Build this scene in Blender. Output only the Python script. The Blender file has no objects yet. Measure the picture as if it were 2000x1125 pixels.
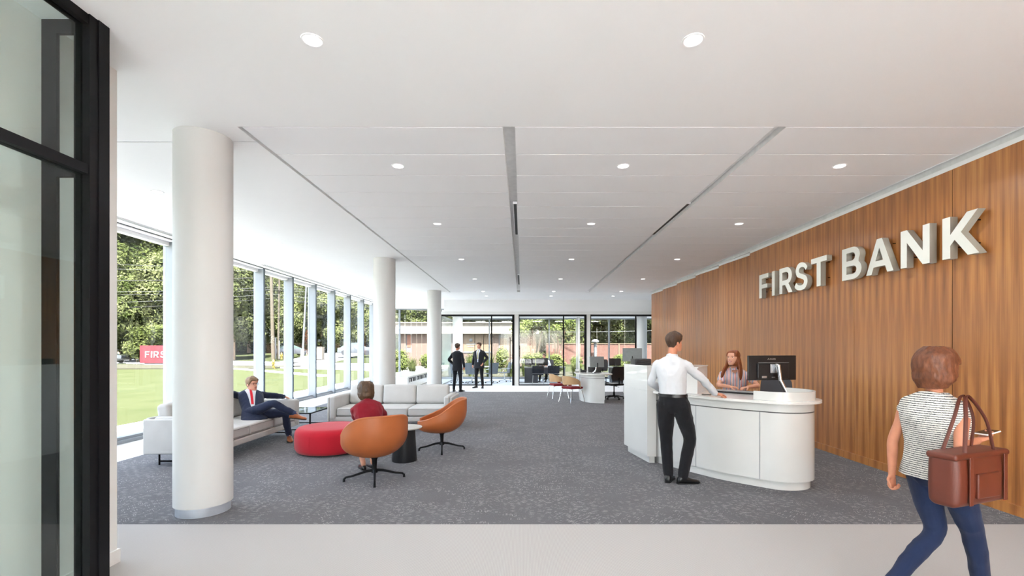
import bpy, bmesh, math, random
from mathutils import Vector, Matrix, noise
random.seed(7)
PI = math.pi
SC = bpy.context.scene
COL = SC.collection
V = Vector
# ---------------------------------------------------------------- camera
F = 905.0; CX = 1019.5; CY = 680.5; H = 1.61
cam_d = bpy.data.cameras.new('camera'); cam = bpy.data.objects.new('camera', cam_d); COL.objects.link(cam)
cam.location = (0, 0, H); cam.rotation_euler = (PI/2, 0, 0)
cam_d.sensor_width = 36; cam_d.lens = F/2000*36
cam_d.shift_x = -(CX-1000)/2000; cam_d.shift_y = (CY-562.5)/2000
cam_d.clip_start = 0.05; cam_d.clip_end = 600
SC.camera = cam
def at(px, py, Y): return V(((px-CX)/F*Y, Y, H+(CY-py)/F*Y))
def fl(px, py, z=0.0):
    Y = (H-z)*F/(py-CY); return V(((px-CX)/F*Y, Y, z))
def lin(r, g, b):
    f = lambda c: (c/255/12.92) if c/255 <= .04045 else ((c/255+.055)/1.055)**2.4
    return (f(r), f(g), f(b), 1)
# ---------------------------------------------------------------- materials
def nt(name):
    m = bpy.data.materials.new(name); m.use_nodes = True
    t = m.node_tree; t.nodes.clear()
    o = t.nodes.new('ShaderNodeOutputMaterial')
    return m, t, o
def N(t, typ, **kw):
    n = t.nodes.new('ShaderNode'+typ)
    for k, v in kw.items():
        if k.startswith('i_'):
            key = k[2:].replace('_', ' ')
            n.inputs[key].default_value = v
        else: setattr(n, k, v)
    return n
def mth(t, op, a, b=None, c=None):
    n = t.nodes.new('ShaderNodeMath'); n.operation = op
    for i, x in enumerate((a, b, c)):
        if x is None: continue
        if hasattr(x, 'links'): t.links.new(x, n.inputs[i])
        else: n.inputs[i].default_value = x
    return n.outputs[0]
def mixc(t, fac, a, b, blend='MIX'):
    n = t.nodes.new('ShaderNodeMix'); n.data_type = 'RGBA'; n.blend_type = blend
    for s, x in ((n.inputs[0], fac), (n.inputs[6], a), (n.inputs[7], b)):
        if hasattr(x, 'links'): t.links.new(x, s)
        else: s.default_value = x
    return n.outputs[2]
def ramp(t, fac, stops):
    n = t.nodes.new('ShaderNodeValToRGB'); e = n.color_ramp.elements
    while len(e) < len(stops): e.new(.5)
    for i, (p, c) in enumerate(stops):
        e[i].position = p; e[i].color = c if len(c) == 4 else (*c, 1)
    t.links.new(fac, n.inputs[0]); return n.outputs[0]
def coords(t, scale=(1, 1, 1), kind='Object', rot=(0, 0, 0)):
    c = N(t, 'TexCoord'); m = N(t, 'Mapping'); t.links.new(c.outputs[kind], m.inputs[0])
    m.inputs['Scale'].default_value = scale; m.inputs['Rotation'].default_value = rot
    return m.outputs[0]
def noi(t, vec, scale, detail=3, rough=.5):
    n = N(t, 'TexNoise'); n.inputs['Scale'].default_value = scale; n.inputs['Detail'].default_value = detail
    n.inputs['Roughness'].default_value = rough; t.links.new(vec, n.inputs['Vector']); return n.outputs[0]
def bumpn(t, h, dist, strength=.5):
    b = N(t, 'Bump'); b.inputs['Distance'].default_value = dist; b.inputs['Strength'].default_value = strength
    t.links.new(h, b.inputs['Height']); return b.outputs[0]
def pbsdf(t, o, col, rough=.5, metal=0, spec=.5, bump=None, coat=0, sheen=0, trans=0):
    p = N(t, 'BsdfPrincipled')
    if hasattr(col, 'links'): t.links.new(col, p.inputs['Base Color'])
    else: p.inputs['Base Color'].default_value = col
    if hasattr(rough, 'links'): t.links.new(rough, p.inputs['Roughness'])
    else: p.inputs['Roughness'].default_value = rough
    p.inputs['Metallic'].default_value = metal; p.inputs['Specular IOR Level'].default_value = spec
    p.inputs['Coat Weight'].default_value = coat; p.inputs['Sheen Weight'].default_value = sheen
    if bump is not None: t.links.new(bump, p.inputs['Normal'])
    t.links.new(p.outputs[0], o.inputs[0]); return p
def simple(name, col, rough=.5, metal=0, spec=.5, var=.06, vs=12, bump=0, bs=60, coat=0, sheen=0):
    m, t, o = nt(name); c = coords(t)
    n = noi(t, c, vs, 4)
    k = ramp(t, n, [(.3, (1-var,)*3), (.7, (1+var,)*3)])
    cc = mixc(t, 1.0, col, k, 'MULTIPLY')
    b = None
    if bump: b = bumpn(t, noi(t, c, bs, 3), bump)
    pbsdf(t, o, cc, rough, metal, spec, b, coat, sheen)
    return m
def fabric(name, col, scale=400, var=.12, bump=.0006, rough=.9, sheen=.15):
    m, t, o = nt(name); c = coords(t)
    n = noi(t, c, scale, 2); n2 = noi(t, c, 5, 3)
    cc = mixc(t, 1.0, col, ramp(t, n, [(.3, (1-var,)*3), (.7, (1+var,)*3)]), 'MULTIPLY')
    cc = mixc(t, 1.0, cc, ramp(t, n2, [(.3, (.95,)*3), (.7, (1.04,)*3)]), 'MULTIPLY')
    pbsdf(t, o, cc, rough, 0, .25, bumpn(t, n, bump), 0, sheen)
    return m
def emit(name, col, s):
    m, t, o = nt(name); e = N(t, 'Emission'); e.inputs[0].default_value = col; e.inputs[1].default_value = s
    t.links.new(e.outputs[0], o.inputs[0]); return m
def glassm(name, tint=(.93, .97, .95, 1), base=.035, gloss=(1, 1, 1, 1)):
    m, t, o = nt(name)
    tr = N(t, 'BsdfTransparent'); tr.inputs[0].default_value = tint
    g = N(t, 'BsdfGlossy'); g.inputs['Roughness'].default_value = 0.0; g.inputs[0].default_value = gloss
    lw = N(t, 'LayerWeight'); lw.inputs[0].default_value = .5
    p = mth(t, 'POWER', lw.outputs['Facing'], 5.0)
    fac = mth(t, 'MULTIPLY_ADD', p, .5, base)
    mx = N(t, 'MixShader'); t.links.new(fac, mx.inputs[0]); t.links.new(tr.outputs[0], mx.inputs[1]); t.links.new(g.outputs[0], mx.inputs[2])
    t.links.new(mx.outputs[0], o.inputs[0]); return m
# ---------------------------------------------------------------- mesh builder
def chain_off(p):
    off = V((0, 0, 0))
    while p is not None:
        if p.get('_local'): return V((0, 0, 0))
        off += V(p.location); p = p.parent
    return off
class MB:
    def __init__(s): s.v = []; s.f = []; s.sm = []
    def add(s, vs, fs, smooth=False):
        b = len(s.v); s.v += [V(x) for x in vs]; s.f += [tuple(i+b for i in f) for f in fs]; s.sm += [smooth]*len(fs); return s
    def box(s, x0, x1, y0, y1, z0, z1):
        x0, x1 = min(x0, x1), max(x0, x1); y0, y1 = min(y0, y1), max(y0, y1); z0, z1 = min(z0, z1), max(z0, z1)
        vs = [(x0,y0,z0),(x1,y0,z0),(x1,y1,z0),(x0,y1,z0),(x0,y0,z1),(x1,y0,z1),(x1,y1,z1),(x0,y1,z1)]
        return s.add(vs, [(0,3,2,1),(4,5,6,7),(0,1,5,4),(1,2,6,5),(2,3,7,6),(3,0,4,7)])
    def rbox(s, x0, x1, y0, y1, z0, z1, r=.01, seg=3, puff=(0, 0, 0), n=6, M=None):
        c = V(((x0+x1)/2, (y0+y1)/2, (z0+z1)/2)); h = V((abs(x1-x0)/2, abs(y1-y0)/2, abs(z1-z0)/2))
        r = min(r, h.x*.98, h.y*.98, h.z*.98)
        if max(puff) == 0: n = 1
        ax = []
        for i in range(3):
            q = h[i]-r
            l = [-q-r*math.tan(PI/4*(1-k/seg)) for k in range(seg)]
            l += [-q+2*q*k/n for k in range(n+1)]
            l += [q+r*math.tan(PI/4*(k/seg)) for k in range(1, seg+1)]
            ax.append(l)
        idx = {}; vs = []; fs = []
        def vert(p):
            key = (round(p[0], 6), round(p[1], 6), round(p[2], 6))
            if key in idx: return idx[key]
            P = V(p); I = V([max(-(h[i]-r), min(h[i]-r, P[i])) for i in range(3)])
            d = P-I
            if d.length > 0: P = I+d.normalized()*r
            u = [P[i]/h[i] for i in range(3)]
            for i in range(3):
                if puff[i]:
                    j, k = (i+1) % 3, (i+2) % 3
                    w = max(0, 1-u[j]**2)*max(0, 1-u[k]**2)
                    P[i] += puff[i]*w**.6*max(-1, min(1, u[i]))
            P += c
            if M is not None: P = M @ P
            idx[key] = len(vs); vs.append(P); return idx[key]
        for a in range(3):
            b, cc = (a+1) % 3, (a+2) % 3
            for sgn in (-1, 1):
                for i in range(len(ax[b])-1):
                    for j in range(len(ax[cc])-1):
                        q = []
                        for (ii, jj) in ((i, j), (i+1, j), (i+1, j+1), (i, j+1)):
                            p = [0, 0, 0]; p[a] = sgn*h[a]; p[b] = ax[b][ii]; p[cc] = ax[cc][jj]; q.append(vert(p))
                        q = list(dict.fromkeys(q))
                        if len(q) < 3: continue
                        fs.append(tuple(q) if sgn > 0 else tuple(reversed(q)))
        return s.add(vs, fs, True)
    def prism(s, poly, z0, z1, smooth=False):
        n = len(poly)
        a = sum(poly[i][0]*poly[(i+1) % n][1]-poly[(i+1) % n][0]*poly[i][1] for i in range(n))
        if a < 0: poly = poly[::-1]
        vs = [(p[0], p[1], z0) for p in poly]+[(p[0], p[1], z1) for p in poly]
        b = len(s.v); s.v += [V(x) for x in vs]
        s.f += [tuple(b+i for i in reversed(range(n))), tuple(b+n+i for i in range(n))]; s.sm += [False, False]
        for i in range(n):
            j = (i+1) % n; s.f.append((b+i, b+j, b+n+j, b+n+i)); s.sm.append(smooth)
        return s
    def rings(s, rs, cap=True, closed=True, smooth=True):
        n = len(rs[0]); b = len(s.v)
        for r in rs: s.v += [V(p) for p in r]
        m = n if closed else n-1
        for k in range(len(rs)-1):
            for i in range(m):
                j = (i+1) % n
                s.f.append((b+k*n+i, b+k*n+j, b+(k+1)*n+j, b+(k+1)*n+i)); s.sm.append(smooth)
        if cap:
            s.f.append(tuple(b+i for i in reversed(range(n)))); s.sm.append(False)
            s.f.append(tuple(b+(len(rs)-1)*n+i for i in range(n))); s.sm.append(False)
        return s
    def cyl(s, c, r, z0, z1, n=32, r2=None, smooth=True):
        r2 = r if r2 is None else r2
        return s.rings([[(c[0]+r*math.cos(2*PI*i/n), c[1]+r*math.sin(2*PI*i/n), z0) for i in range(n)],
                        [(c[0]+r2*math.cos(2*PI*i/n), c[1]+r2*math.sin(2*PI*i/n), z1) for i in range(n)]], smooth=smooth)
    def lathe(s, c, prof, n=40, cap=True):
        return s.rings([[(c[0]+r*math.cos(2*PI*i/n), c[1]+r*math.sin(2*PI*i/n), c[2]+z) for i in range(n)] for r, z in prof], cap=cap)
    def tube(s, pts, r, n=8, cap=True, side=None, r2=None):
        pts = [V(p) for p in pts]; R = r if isinstance(r, (list, tuple)) else [r]*len(pts)
        R2 = R if r2 is None else (r2 if isinstance(r2, (list, tuple)) else [r2]*len(pts))
        rs = []; u = None
        for i, p in enumerate(pts):
            if i == 0: t = pts[1]-p
            elif i == len(pts)-1: t = p-pts[i-1]
            else: t = (pts[i+1]-p).normalized()+(p-pts[i-1]).normalized()
            t.normalize()
            if u is None:
                u = V(side) if side is not None else (V((0, 0, 1)) if abs(t.z) < .9 else V((1, 0, 0)))
            u = (u-t*u.dot(t)).normalized(); w = t.cross(u)
            rs.append([p+u*(R[i]*math.cos(2*PI*k/n))+w*(R2[i]*math.sin(2*PI*k/n)) for k in range(n)])
        return s.rings(rs, cap)
    def ell(s, c, r, n=16, M=None):
        c = V(c); rs = []
        for k in range(1, n//2+2):
            a = PI*k/(n//2+2); 
            ring = [V((r[0]*math.sin(a)*math.cos(2*PI*i/n), r[1]*math.sin(a)*math.sin(2*PI*i/n), -r[2]*math.cos(a))) for i in range(n)]
            rs.append([(M @ p if M else p)+c for p in ring])
        return s.rings(rs)
    def xf(s, M, start=0):
        for i in range(start, len(s.v)): s.v[i] = M @ s.v[i]
        return s
    def mesh(s, name, mat, angle=35):
        me = bpy.data.meshes.new(name); me.from_pydata([tuple(p) for p in s.v], [], s.f); me.update()
        me.polygons.foreach_set('use_smooth', s.sm)
        if any(s.sm): me.set_sharp_from_angle(angle=math.radians(angle))
        for m in (mat if isinstance(mat, (list, tuple)) else [mat]): me.materials.append(m)
        return me
    def build(s, name, mat, parent=None, angle=35):
        o = bpy.data.objects.new(name, s.mesh(name, mat, angle)); COL.objects.link(o)
        if parent is not None:
            o.parent = parent
            off = chain_off(parent)
            if off.length > 0: o.data.transform(Matrix.Translation(-off))
        return o
def tag(o, label=None, cat=None, group=None, kind=None):
    if label: o['label'] = label
    if cat: o['category'] = cat
    if group: o['group'] = group
    if kind: o['kind'] = kind
    return o
def thing(name, label, cat, loc=(0, 0, 0), rz=0, group=None, local=False):
    """Empty at the thing's base. local=False: parts are given in world coordinates; local=True: in the thing's own."""
    o = bpy.data.objects.new(name, None); COL.objects.link(o); o.empty_display_size = .1
    o.location = loc; o.rotation_euler = (0, 0, rz)
    if local: o['_local'] = 1
    return tag(o, label, cat, group)
def struct(name, mb, mat, parent=None, angle=35):
    o = mb.build(name, mat, parent, angle)
    if parent is None: o['kind'] = 'structure'
    return o
def dup(o, loc=None, rz=None, label=None, group=None, parent=None):
    c = o.copy(); COL.objects.link(c)
    if parent is not None: c.parent = parent
    if loc is not None: c.location = loc
    if rz is not None: c.rotation_euler = (0, 0, rz)
    if label: c['label'] = label
    if group: c['group'] = group
    for ch in list(o.children): dup(ch, parent=c)
    return c
def crv(pts, n=6, closed=False):
    """Catmull-Rom through pts (tuples of any length)."""
    P = [V(p) for p in pts]; out = []; m = len(P)
    rng = range(m) if closed else range(m-1)
    for i in rng:
        p1 = P[i]; p2 = P[(i+1) % m]
        p0 = P[i-1] if (closed or i > 0) else p1*2-p2
        p3 = P[(i+2) % m] if (closed or i+2 < m) else p2*2-p1
        for k in range(n):
            t = k/n
            out.append(.5*((2*p1)+(p2-p0)*t+(2*p0-5*p1+4*p2-p3)*t*t+(3*p1-p0-3*p2+p3)*t**3))
    if not closed: out.append(P[-1])
    return out
# ---------------------------------------------------------------- block letters (outline, holes) on a 1-high grid
def _arc(cx, cy, rx, ry, a0, a1, n=12):
    return [(cx+rx*math.cos(math.radians(a0+(a1-a0)*i/n)), cy+ry*math.sin(math.radians(a0+(a1-a0)*i/n))) for i in range(n+1)]
def glyph(c):
    s = .2
    if c == 'F': return [[(0,0),(s,0),(s,.4),(.62,.4),(.62,.57),(s,.57),(s,.82),(.7,.82),(.7,1),(0,1)]], .74
    if c == 'I': return [[(0,0),(.21,0),(.21,1),(0,1)]], .21
    if c == 'T': return [[(.31,0),(.52,0),(.52,.82),(.83,.82),(.83,1),(0,1),(0,.82),(.31,.82)]], .83
    if c == 'R': return [[(0,0),(s,0),(s,.32),(.38,.32),(.6,0),(.85,0),(.6,.36)]+_arc(.46,.66,.35,.34,-50,90)+[(0,1)],
                         [(s,.5)]+_arc(.44,.66,.16,.16,-90,90)+[(s,.82)]], .86
    if c == 'B': return [[(0,0)]+_arc(.5,.29,.34,.29,-90,50)+_arc(.46,.74,.31,.26,-30,90)+[(0,1)],
                         [(s,.17)]+_arc(.48,.29,.15,.125,-90,90)+[(s,.415)], [(s,.585)]+_arc(.44,.71,.13,.125,-90,90)+[(s,.835)]], .86
    if c == 'A': return [[(0,0),(.21,0),(.29,.2),(.71,.2),(.79,0),(1.01,0),(.6,1),(.41,1)], [(.36,.37),(.64,.37),(.5,.74)]], 1.02
    if c == 'N': return [[(0,0),(s,0),(s,.66),(.68,0),(.88,0),(.88,1),(.68,1),(.68,.36),(.2,1),(0,1)]], .9
    if c == 'K': return [[(0,0),(s,0),(s,.3),(.31,.42),(.62,0),(.88,0),(.46,.57),(.85,1),(.6,1),(s,.56),(s,1),(0,1)]], .88
    if c == 'S':
        out = crv([(.74,.8),(.6,.94),(.38,1.01),(.16,.95),(.04,.74),(.13,.52),(.36,.42),(.52,.35),(.54,.25),(.46,.18),(.33,.165),(.18,.21),(.09,.29),(-.02,.15),(.12,.03),(.36,-.015),(.62,.04),(.75,.25),(.68,.46),(.45,.57),(.28,.64),(.24,.73),(.32,.82),(.44,.83),(.56,.79),(.64,.7)], 4, True)
        return [[(p.x, p.y) for p in [V((q[0], q[1], 0)) for q in out]]], .78
    if c == 'U': return [[(0,1),(0,.34)]+_arc(.39,.36,.39,.37,180,360)+[(.78,1),(.57,1)]+_arc(.39,.37,.18,.19,360,180)+[(s,1)]], .78
    return [[(0,0),(.2,0),(.2,1),(0,1)]], .2
def letter_mesh(c, w, h, depth, M):
    """Solid letter: x 0..w, z 0..h, thickness depth, moved by M."""
    loops, aw = glyph(c)
    cu = bpy.data.curves.new('letter', 'CURVE'); cu.dimensions = '2D'; cu.fill_mode = 'BOTH'; cu.extrude = depth/2
    for l in loops:
        sp = cu.splines.new('POLY'); sp.points.add(len(l)-1); sp.use_cyclic_u = True
        for i, p in enumerate(l): sp.points[i].co = (p[0]/aw*w, p[1]*h, 0, 1)
    o = bpy.data.objects.new('letter', cu); COL.objects.link(o)
    dg = bpy.context.evaluated_depsgraph_get()
    me = bpy.data.meshes.new_from_object(o.evaluated_get(dg)); 
    bpy.data.objects.remove(o); bpy.data.curves.remove(cu)
    me.transform(M @ Matrix.Rotation(PI/2, 4, 'X')); return me
def word(name, text, h, depth, org, xdir, mat, parent=None, track=.16, space=.4, stretch=1.0):
    """Row of letters, one mesh (small writing that is a surface mark of its sign)."""
    bm = bmesh.new(); x = 0; X = V(xdir).normalized(); Z = V((0, 0, 1)); Yv = Z.cross(X)
    R = Matrix((X, Yv, Z)).transposed().to_4x4()
    for c in text:
        if c == ' ': x += space*h; continue
        g, aw = glyph(c)
        me = letter_mesh(c, aw*h*stretch, h, depth, Matrix.Translation(V(org)+X*x) @ R)
        bm.from_mesh(me); bpy.data.meshes.remove(me); x += (aw*stretch+track)*h
    me = bpy.data.meshes.new(name); bm.to_mesh(me); bm.free(); me.materials.append(mat)
    o = bpy.data.objects.new(name, me); COL.objects.link(o)
    if parent is not None:
        o.parent = parent
        me.transform(Matrix.Translation(-chain_off(parent)))
    return o
DL_E = 10.0
SKY_S = 1.35
SUN_S = 58.0
EXPO = 0.6
OUTK = .27
# ================================================================ MATERIALS
M = {}
M['white'] = simple('white_paint', lin(236, 236, 234), .6, var=.01, vs=2)
M['ceil'] = simple('ceiling_paint', lin(250, 250, 251), .75, var=.01, vs=2, spec=.2)
def acoustic():
    m, t, o = nt('acoustic_panel'); c = coords(t)
    n = noi(t, c, 900, 2)
    cc = mixc(t, 1.0, lin(250, 250, 252), ramp(t, n, [(.3, (.965,)*3), (.7, (1.02,)*3)]), 'MULTIPLY')
    pbsdf(t, o, cc, .85, 0, .2, bumpn(t, n, .0004)); return m
M['acoustic'] = acoustic()
M['column_paint'] = simple('column_paint', lin(210, 210, 208), .55, var=.01, vs=2)
M['floor_white'] = simple('corridor_carpet', lin(214, 214, 216), .9, var=.02, vs=60)
M['satin_white'] = simple('satin_white', lin(218, 217, 214), .22, var=.015, vs=3, coat=.3)
M['solid_white'] = simple('solid_surface', lin(232, 230, 226), .18, var=.02, vs=30, coat=.4)
M['trim_gray'] = simple('gray_trim', lin(150, 152, 154), .4)
M['joint'] = simple('joint_gray', lin(90, 90, 90), .8)
M['slot'] = simple('slot_gray', lin(60, 62, 64), .7)
M['black_metal'] = simple('black_metal', lin(9, 9, 12), .55, var=.1, spec=.2)
M['black_plastic'] = simple('black_plastic', lin(22, 22, 25), .4)
M['black_gloss'] = simple('black_gloss', lin(10, 10, 12), .12)
M['charcoal'] = fabric('charcoal_fabric', lin(70, 70, 74), 300)
M['mullion'] = simple('mullion_aluminium', lin(134, 139, 144), .35, var=.02)
M['mullion_dark'] = simple('mullion_gasket', lin(86, 98, 110), .5)
M['chrome'] = simple('chrome', lin(220, 222, 225), .12, metal=1)
M['steel'] = simple('brushed_steel', lin(190, 194, 200), .28, metal=1)
M['column_base'] = simple('column_base_steel', lin(215, 222, 232), .3, metal=.6)
M['glass'] = glassm('clear_glass', (.965, .975, .972, 1), .015)
M['glass_window'] = glassm('window_glass', (.94, .955, .955, 1), .02)
M['glass_green'] = glassm('greenish_glass', (.91, .955, .94, 1), .04)
M['glass_blue'] = glassm('table_glass', (.90, .95, .98, 1), .10)
def carpet_dark():
    m, t, o = nt('carpet_gray_hatch'); c = coords(t)
    warp = noi(t, c, 1.3, 2)
    def layer(sc, seed, thr, lenx, leny):
        v = N(t, 'TexVoronoi'); v.inputs['Scale'].default_value = sc
        mp = N(t, 'Mapping'); mp.inputs['Location'].default_value = (seed, seed*1.7, 0); t.links.new(c, mp.inputs[0]); t.links.new(mp.outputs[0], v.inputs['Vector'])
        sep = N(t, 'SeparateColor'); t.links.new(v.outputs['Color'], sep.inputs[0])
        ang = mth(t, 'MULTIPLY', mth(t, 'SNAP', sep.outputs[0], .125), PI*2)
        vr = N(t, 'VectorRotate'); vr.rotation_type = 'Z_AXIS'; t.links.new(c, vr.inputs['Vector']); t.links.new(ang, vr.inputs['Angle'])
        m2 = N(t, 'Mapping'); m2.inputs['Scale'].default_value = (lenx, leny, 1); t.links.new(vr.outputs[0], m2.inputs[0])
        b = N(t, 'TexBrick'); b.offset = .5; b.inputs['Scale'].default_value = 1; b.inputs['Mortar Size'].default_value = .0
        v2 = N(t, 'TexVoronoi'); v2.inputs['Scale'].default_value = 1; v2.inputs['Randomness'].default_value = .42; t.links.new(m2.outputs[0], v2.inputs['Vector'])
        dash = mth(t, 'LESS_THAN', v2.outputs['Distance'], thr)
        sp2 = N(t, 'SeparateColor'); t.links.new(v2.outputs['Color'], sp2.inputs[0])
        on = mth(t, 'GREATER_THAN', sp2.outputs[1], .35)
        msk = mth(t, 'GREATER_THAN', mth(t, 'ADD', sep.outputs[1], mth(t, 'MULTIPLY', warp, .9)), .72)
        return mth(t, 'MULTIPLY', mth(t, 'MULTIPLY', dash, on), msk)
    l = mth(t, 'MAXIMUM', layer(2.8, 0, .29, 10, 64), layer(3.6, 5.3, .27, 13, 80))
    fine = noi(t, c, 260, 3, .7); mid = noi(t, c, 2.2, 3)
    base = mixc(t, mid, lin(80, 79, 82), lin(100, 99, 102))
    base = mixc(t, 1.0, base, ramp(t, fine, [(.25, (.72,)*3), (.75, (1.28,)*3)]), 'MULTIPLY')
    fl_ = noi(t, c, 90, 2)
    spk = mth(t, 'MULTIPLY', mth(t, 'GREATER_THAN', noi(t, c, 75, 3, .7), .60), .4)
    l = mth(t, 'MAXIMUM', l, spk)
    spark = mth(t, 'MULTIPLY', l, ramp(t, fl_, [(.35, (.35,)*3), (.6, (1,)*3)]))
    col = mixc(t, mth(t, 'MULTIPLY', spark, .78), base, lin(160, 159, 158))
    pbsdf(t, o, col, .95, 0, .15, bumpn(t, fine, .003), 0, .1); return m
M['carpet'] = carpet_dark()
def carpet_light():
    m, t, o = nt('carpet_beige'); c = coords(t); fine = noi(t, c, 300, 3, .7)
    w = N(t, 'TexWave'); w.bands_direction = 'X'; w.inputs['Scale'].default_value = 28; w.inputs['Distortion'].default_value = 1.2; w.inputs['Detail'].default_value = 2
    t.links.new(c, w.inputs['Vector'])
    base = mixc(t, w.outputs[1], lin(166, 162, 159), lin(180, 177, 174))
    base = mixc(t, 1.0, base, ramp(t, fine, [(.25, (.86,)*3), (.75, (1.12,)*3)]), 'MULTIPLY')
    pbsdf(t, o, base, .95, 0, .15, bumpn(t, fine, .002), 0, .1); return m
M['carpet_light'] = carpet_light()
def tile():
    m, t, o = nt('pale_floor_tile'); c = coords(t)
    b = N(t, 'TexBrick'); b.offset = 0; b.inputs['Scale'].default_value = 1; b.inputs['Brick Width'].default_value = 1.2; b.inputs['Row Height'].default_value = 1.2
    b.inputs['Mortar Size'].default_value = .004; b.inputs['Color1'].default_value = lin(214, 213, 210); b.inputs['Color2'].default_value = lin(210, 209, 206); b.inputs['Mortar'].default_value = lin(170, 170, 168)
    t.links.new(c, b.inputs['Vector'])
    pbsdf(t, o, b.outputs[0], .35, 0, .4); return m
M['tile'] = tile()
M['carpet_office'] = fabric('carpet_office', lin(190, 196, 204), 200, .15)
def wood():
    m, t, o = nt('walnut_veneer')
    c = coords(t, (1, 1, 1)); 
    sx = N(t, 'SeparateXYZ'); t.links.new(c, sx.inputs[0])
    wb = noi(t, coords(t, (0, 1.4, .12)), 1.0, 2)
    # repeating sequence of leaves 0.13 m wide along the wall
    yy = mth(t, 'ADD', sx.outputs[1], mth(t, 'MULTIPLY', wb, .05))
    ph = mth(t, 'PINGPONG', yy, .125)
    phn = mth(t, 'DIVIDE', ph, .125)
    cmb = N(t, 'CombineXYZ'); t.links.new(mth(t, 'MULTIPLY', ph, 14), cmb.inputs[0]); t.links.new(mth(t, 'MULTIPLY', sx.outputs[2], .9), cmb.inputs[1])
    leaf = noi(t, cmb.outputs[0], 1.0, 2, .5)
    fib = noi(t, coords(t, (240, 240, 1.2)), 1.0, 4, .65)
    big = noi(t, coords(t, (.7, .7, .25)), 1.0, 2)
    band = mth(t, 'SINE', mth(t, 'MULTIPLY', phn, 3.14159*1.0))
    f = mth(t, 'MULTIPLY_ADD', leaf, .55, mth(t, 'MULTIPLY', band, .16))
    f = mth(t, 'ADD', f, mth(t, 'MULTIPLY', mth(t, 'SUBTRACT', fib, .5), .42))
    f = mth(t, 'ADD', f, mth(t, 'MULTIPLY', mth(t, 'SUBTRACT', big, .5), .35))
    col = ramp(t, f, [(.18, lin(120, 68, 28)), (.36, lin(164, 102, 48)), (.5, lin(190, 129, 68)), (.66, lin(208, 156, 94))])
    p = pbsdf(t, o, col, mth(t, 'MULTIPLY_ADD', fib, .1, .33), 0, .7, bumpn(t, fib, .0002), .5); p.inputs['Coat Roughness'].default_value = .3; return m
M['wood'] = wood()
M['seam'] = simple('dark_seam', lin(50, 28, 16), .8)
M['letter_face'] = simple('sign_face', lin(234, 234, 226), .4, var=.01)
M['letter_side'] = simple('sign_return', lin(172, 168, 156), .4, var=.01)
M['slot_lining'] = simple('slot_lining', lin(232, 232, 232), .6)
M['lens'] = emit('lamp_lens', (1, .99, .96, 1), 4.0)
M['panel_lens'] = emit('panel_lens', (1, 1, 1, 1), 2.6)
# ================================================================ ROOM
CE = 3.70
XW = -6.88      # window wall
XR = 4.77       # wood wall face
YB = 24.4       # back window wall
YO = 20.1       # office front
YR = -6.0       # added rear window wall, unseen behind the camera
# floors
struct('floor', MB().box(-7.05, 8.3, YR-.2, YB+.15, -.2, -.012), M['tile'])
struct('floor', MB().box(-3.05, XR, YR, 4.242, -.012, 0).box(-5.74, -3.05, 3.34, 4.242, -.012, 0), M['carpet_light'])
struct('floor', MB().box(-5.74, XR, 4.242, 17.22, -.012, 0), M['carpet'])
struct('floor', MB().box(-6.8, -5.74, 3.3, 17.22, -.012, 0).box(-6.8, -3.52, 17.22, YB, -.012, 0), M['tile'])
struct('floor', MB().box(-3.52, 8.2, 17.22, YO, -.012, 0), M['floor_white'])
struct('floor', MB().box(-3.52, 8.2, YO, YB, -.012, -.001), M['carpet_office'])
# ceiling: plaster slab + acoustic panels in three bays, recessed slots between them
cm = MB()
def slab(x0, x1, y0, y1, z0=CE): cm.box(x0, x1, y0, y1, z0, CE+.25)
YA, YE = 4.38, 17.19
GX = [(-2.64, -.184), (-.065, 2.384), (2.495, 4.72)]
slab(-3.05, 5.05, YR, YA-.012); slab(-3.05, -2.687, YA-.012, 4.685); slab(-7.0, -3.05, 3.3, 4.685)
slab(-7.0, -2.687, 4.697, YE+.0)
slab(-7.0, 8.3, YE+.012, 19.95); slab(-7.0, -3.36, 19.95, YB+.15)
cm.box(-7, 5.05, 3.3, YE+.1, CE+.09, CE+.25)
struct('ceiling', cm, M['ceil'])
rnd = random.Random(3)
for bi, (x0, x1) in enumerate(GX):
    for k in range(21):
        y0 = YA+.61*k
        p = MB().box(x0, x1, y0+.007, y0+.603, CE, CE+.03)
        o = struct('ceiling', p, M['acoustic']); o.name = 'ceiling'
for bi, (x0, x1) in enumerate(GX):
    struct('ceiling', MB().box(x0+.003, x1-.003, YA+.002, YE-.002, CE+.031, CE+.04), M['joint'])
struct('ceiling', MB().box(-7.0, -2.69, 4.686, 4.696, CE+.004, CE+.02), M['joint'])
# slot linings, air diffusers
for i, (xa, xb) in enumerate([(-2.687, -2.64), (-.184, -.065), (2.384, 2.495)]):
    struct('trim_%d' % (i+1), MB().box(xa+.001, xb-.001, YA, YE, CE+.06, CE+.088).box(xa, xa+.004, YA, YE, CE-.001, CE+.06).box(xb-.004, xb, YA, YE, CE-.001, CE+.06), M['slot_lining'])
def diffuser(x, y0, y1, w, z, lab, n=2, group=None):
    t = thing('slot_diffuser', lab, 'air vent', (x, (y0+y1)/2, z), group=group)
    fr = MB().box(x-w/2-.008, x-w/2, y0, y1, z-.004, z+.03).box(x+w/2, x+w/2+.008, y0, y1, z-.004, z+.03).box(x-w/2, x+w/2, y0, y0+.01, z-.004, z+.03).box(x-w/2, x+w/2, y1-.01, y1, z-.004, z+.03)
    for k in range(1, n): fr.box(x-w/2+w*k/n-.004, x-w/2+w*k/n+.004, y0, y1, z-.003, z+.03)
    fr.build('frame', M['ceil'], t)
    MB().box(x-w/2, x+w/2, y0+.01, y1-.01, z-.001, z+.011).build('vane', M['slot'], t)
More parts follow.
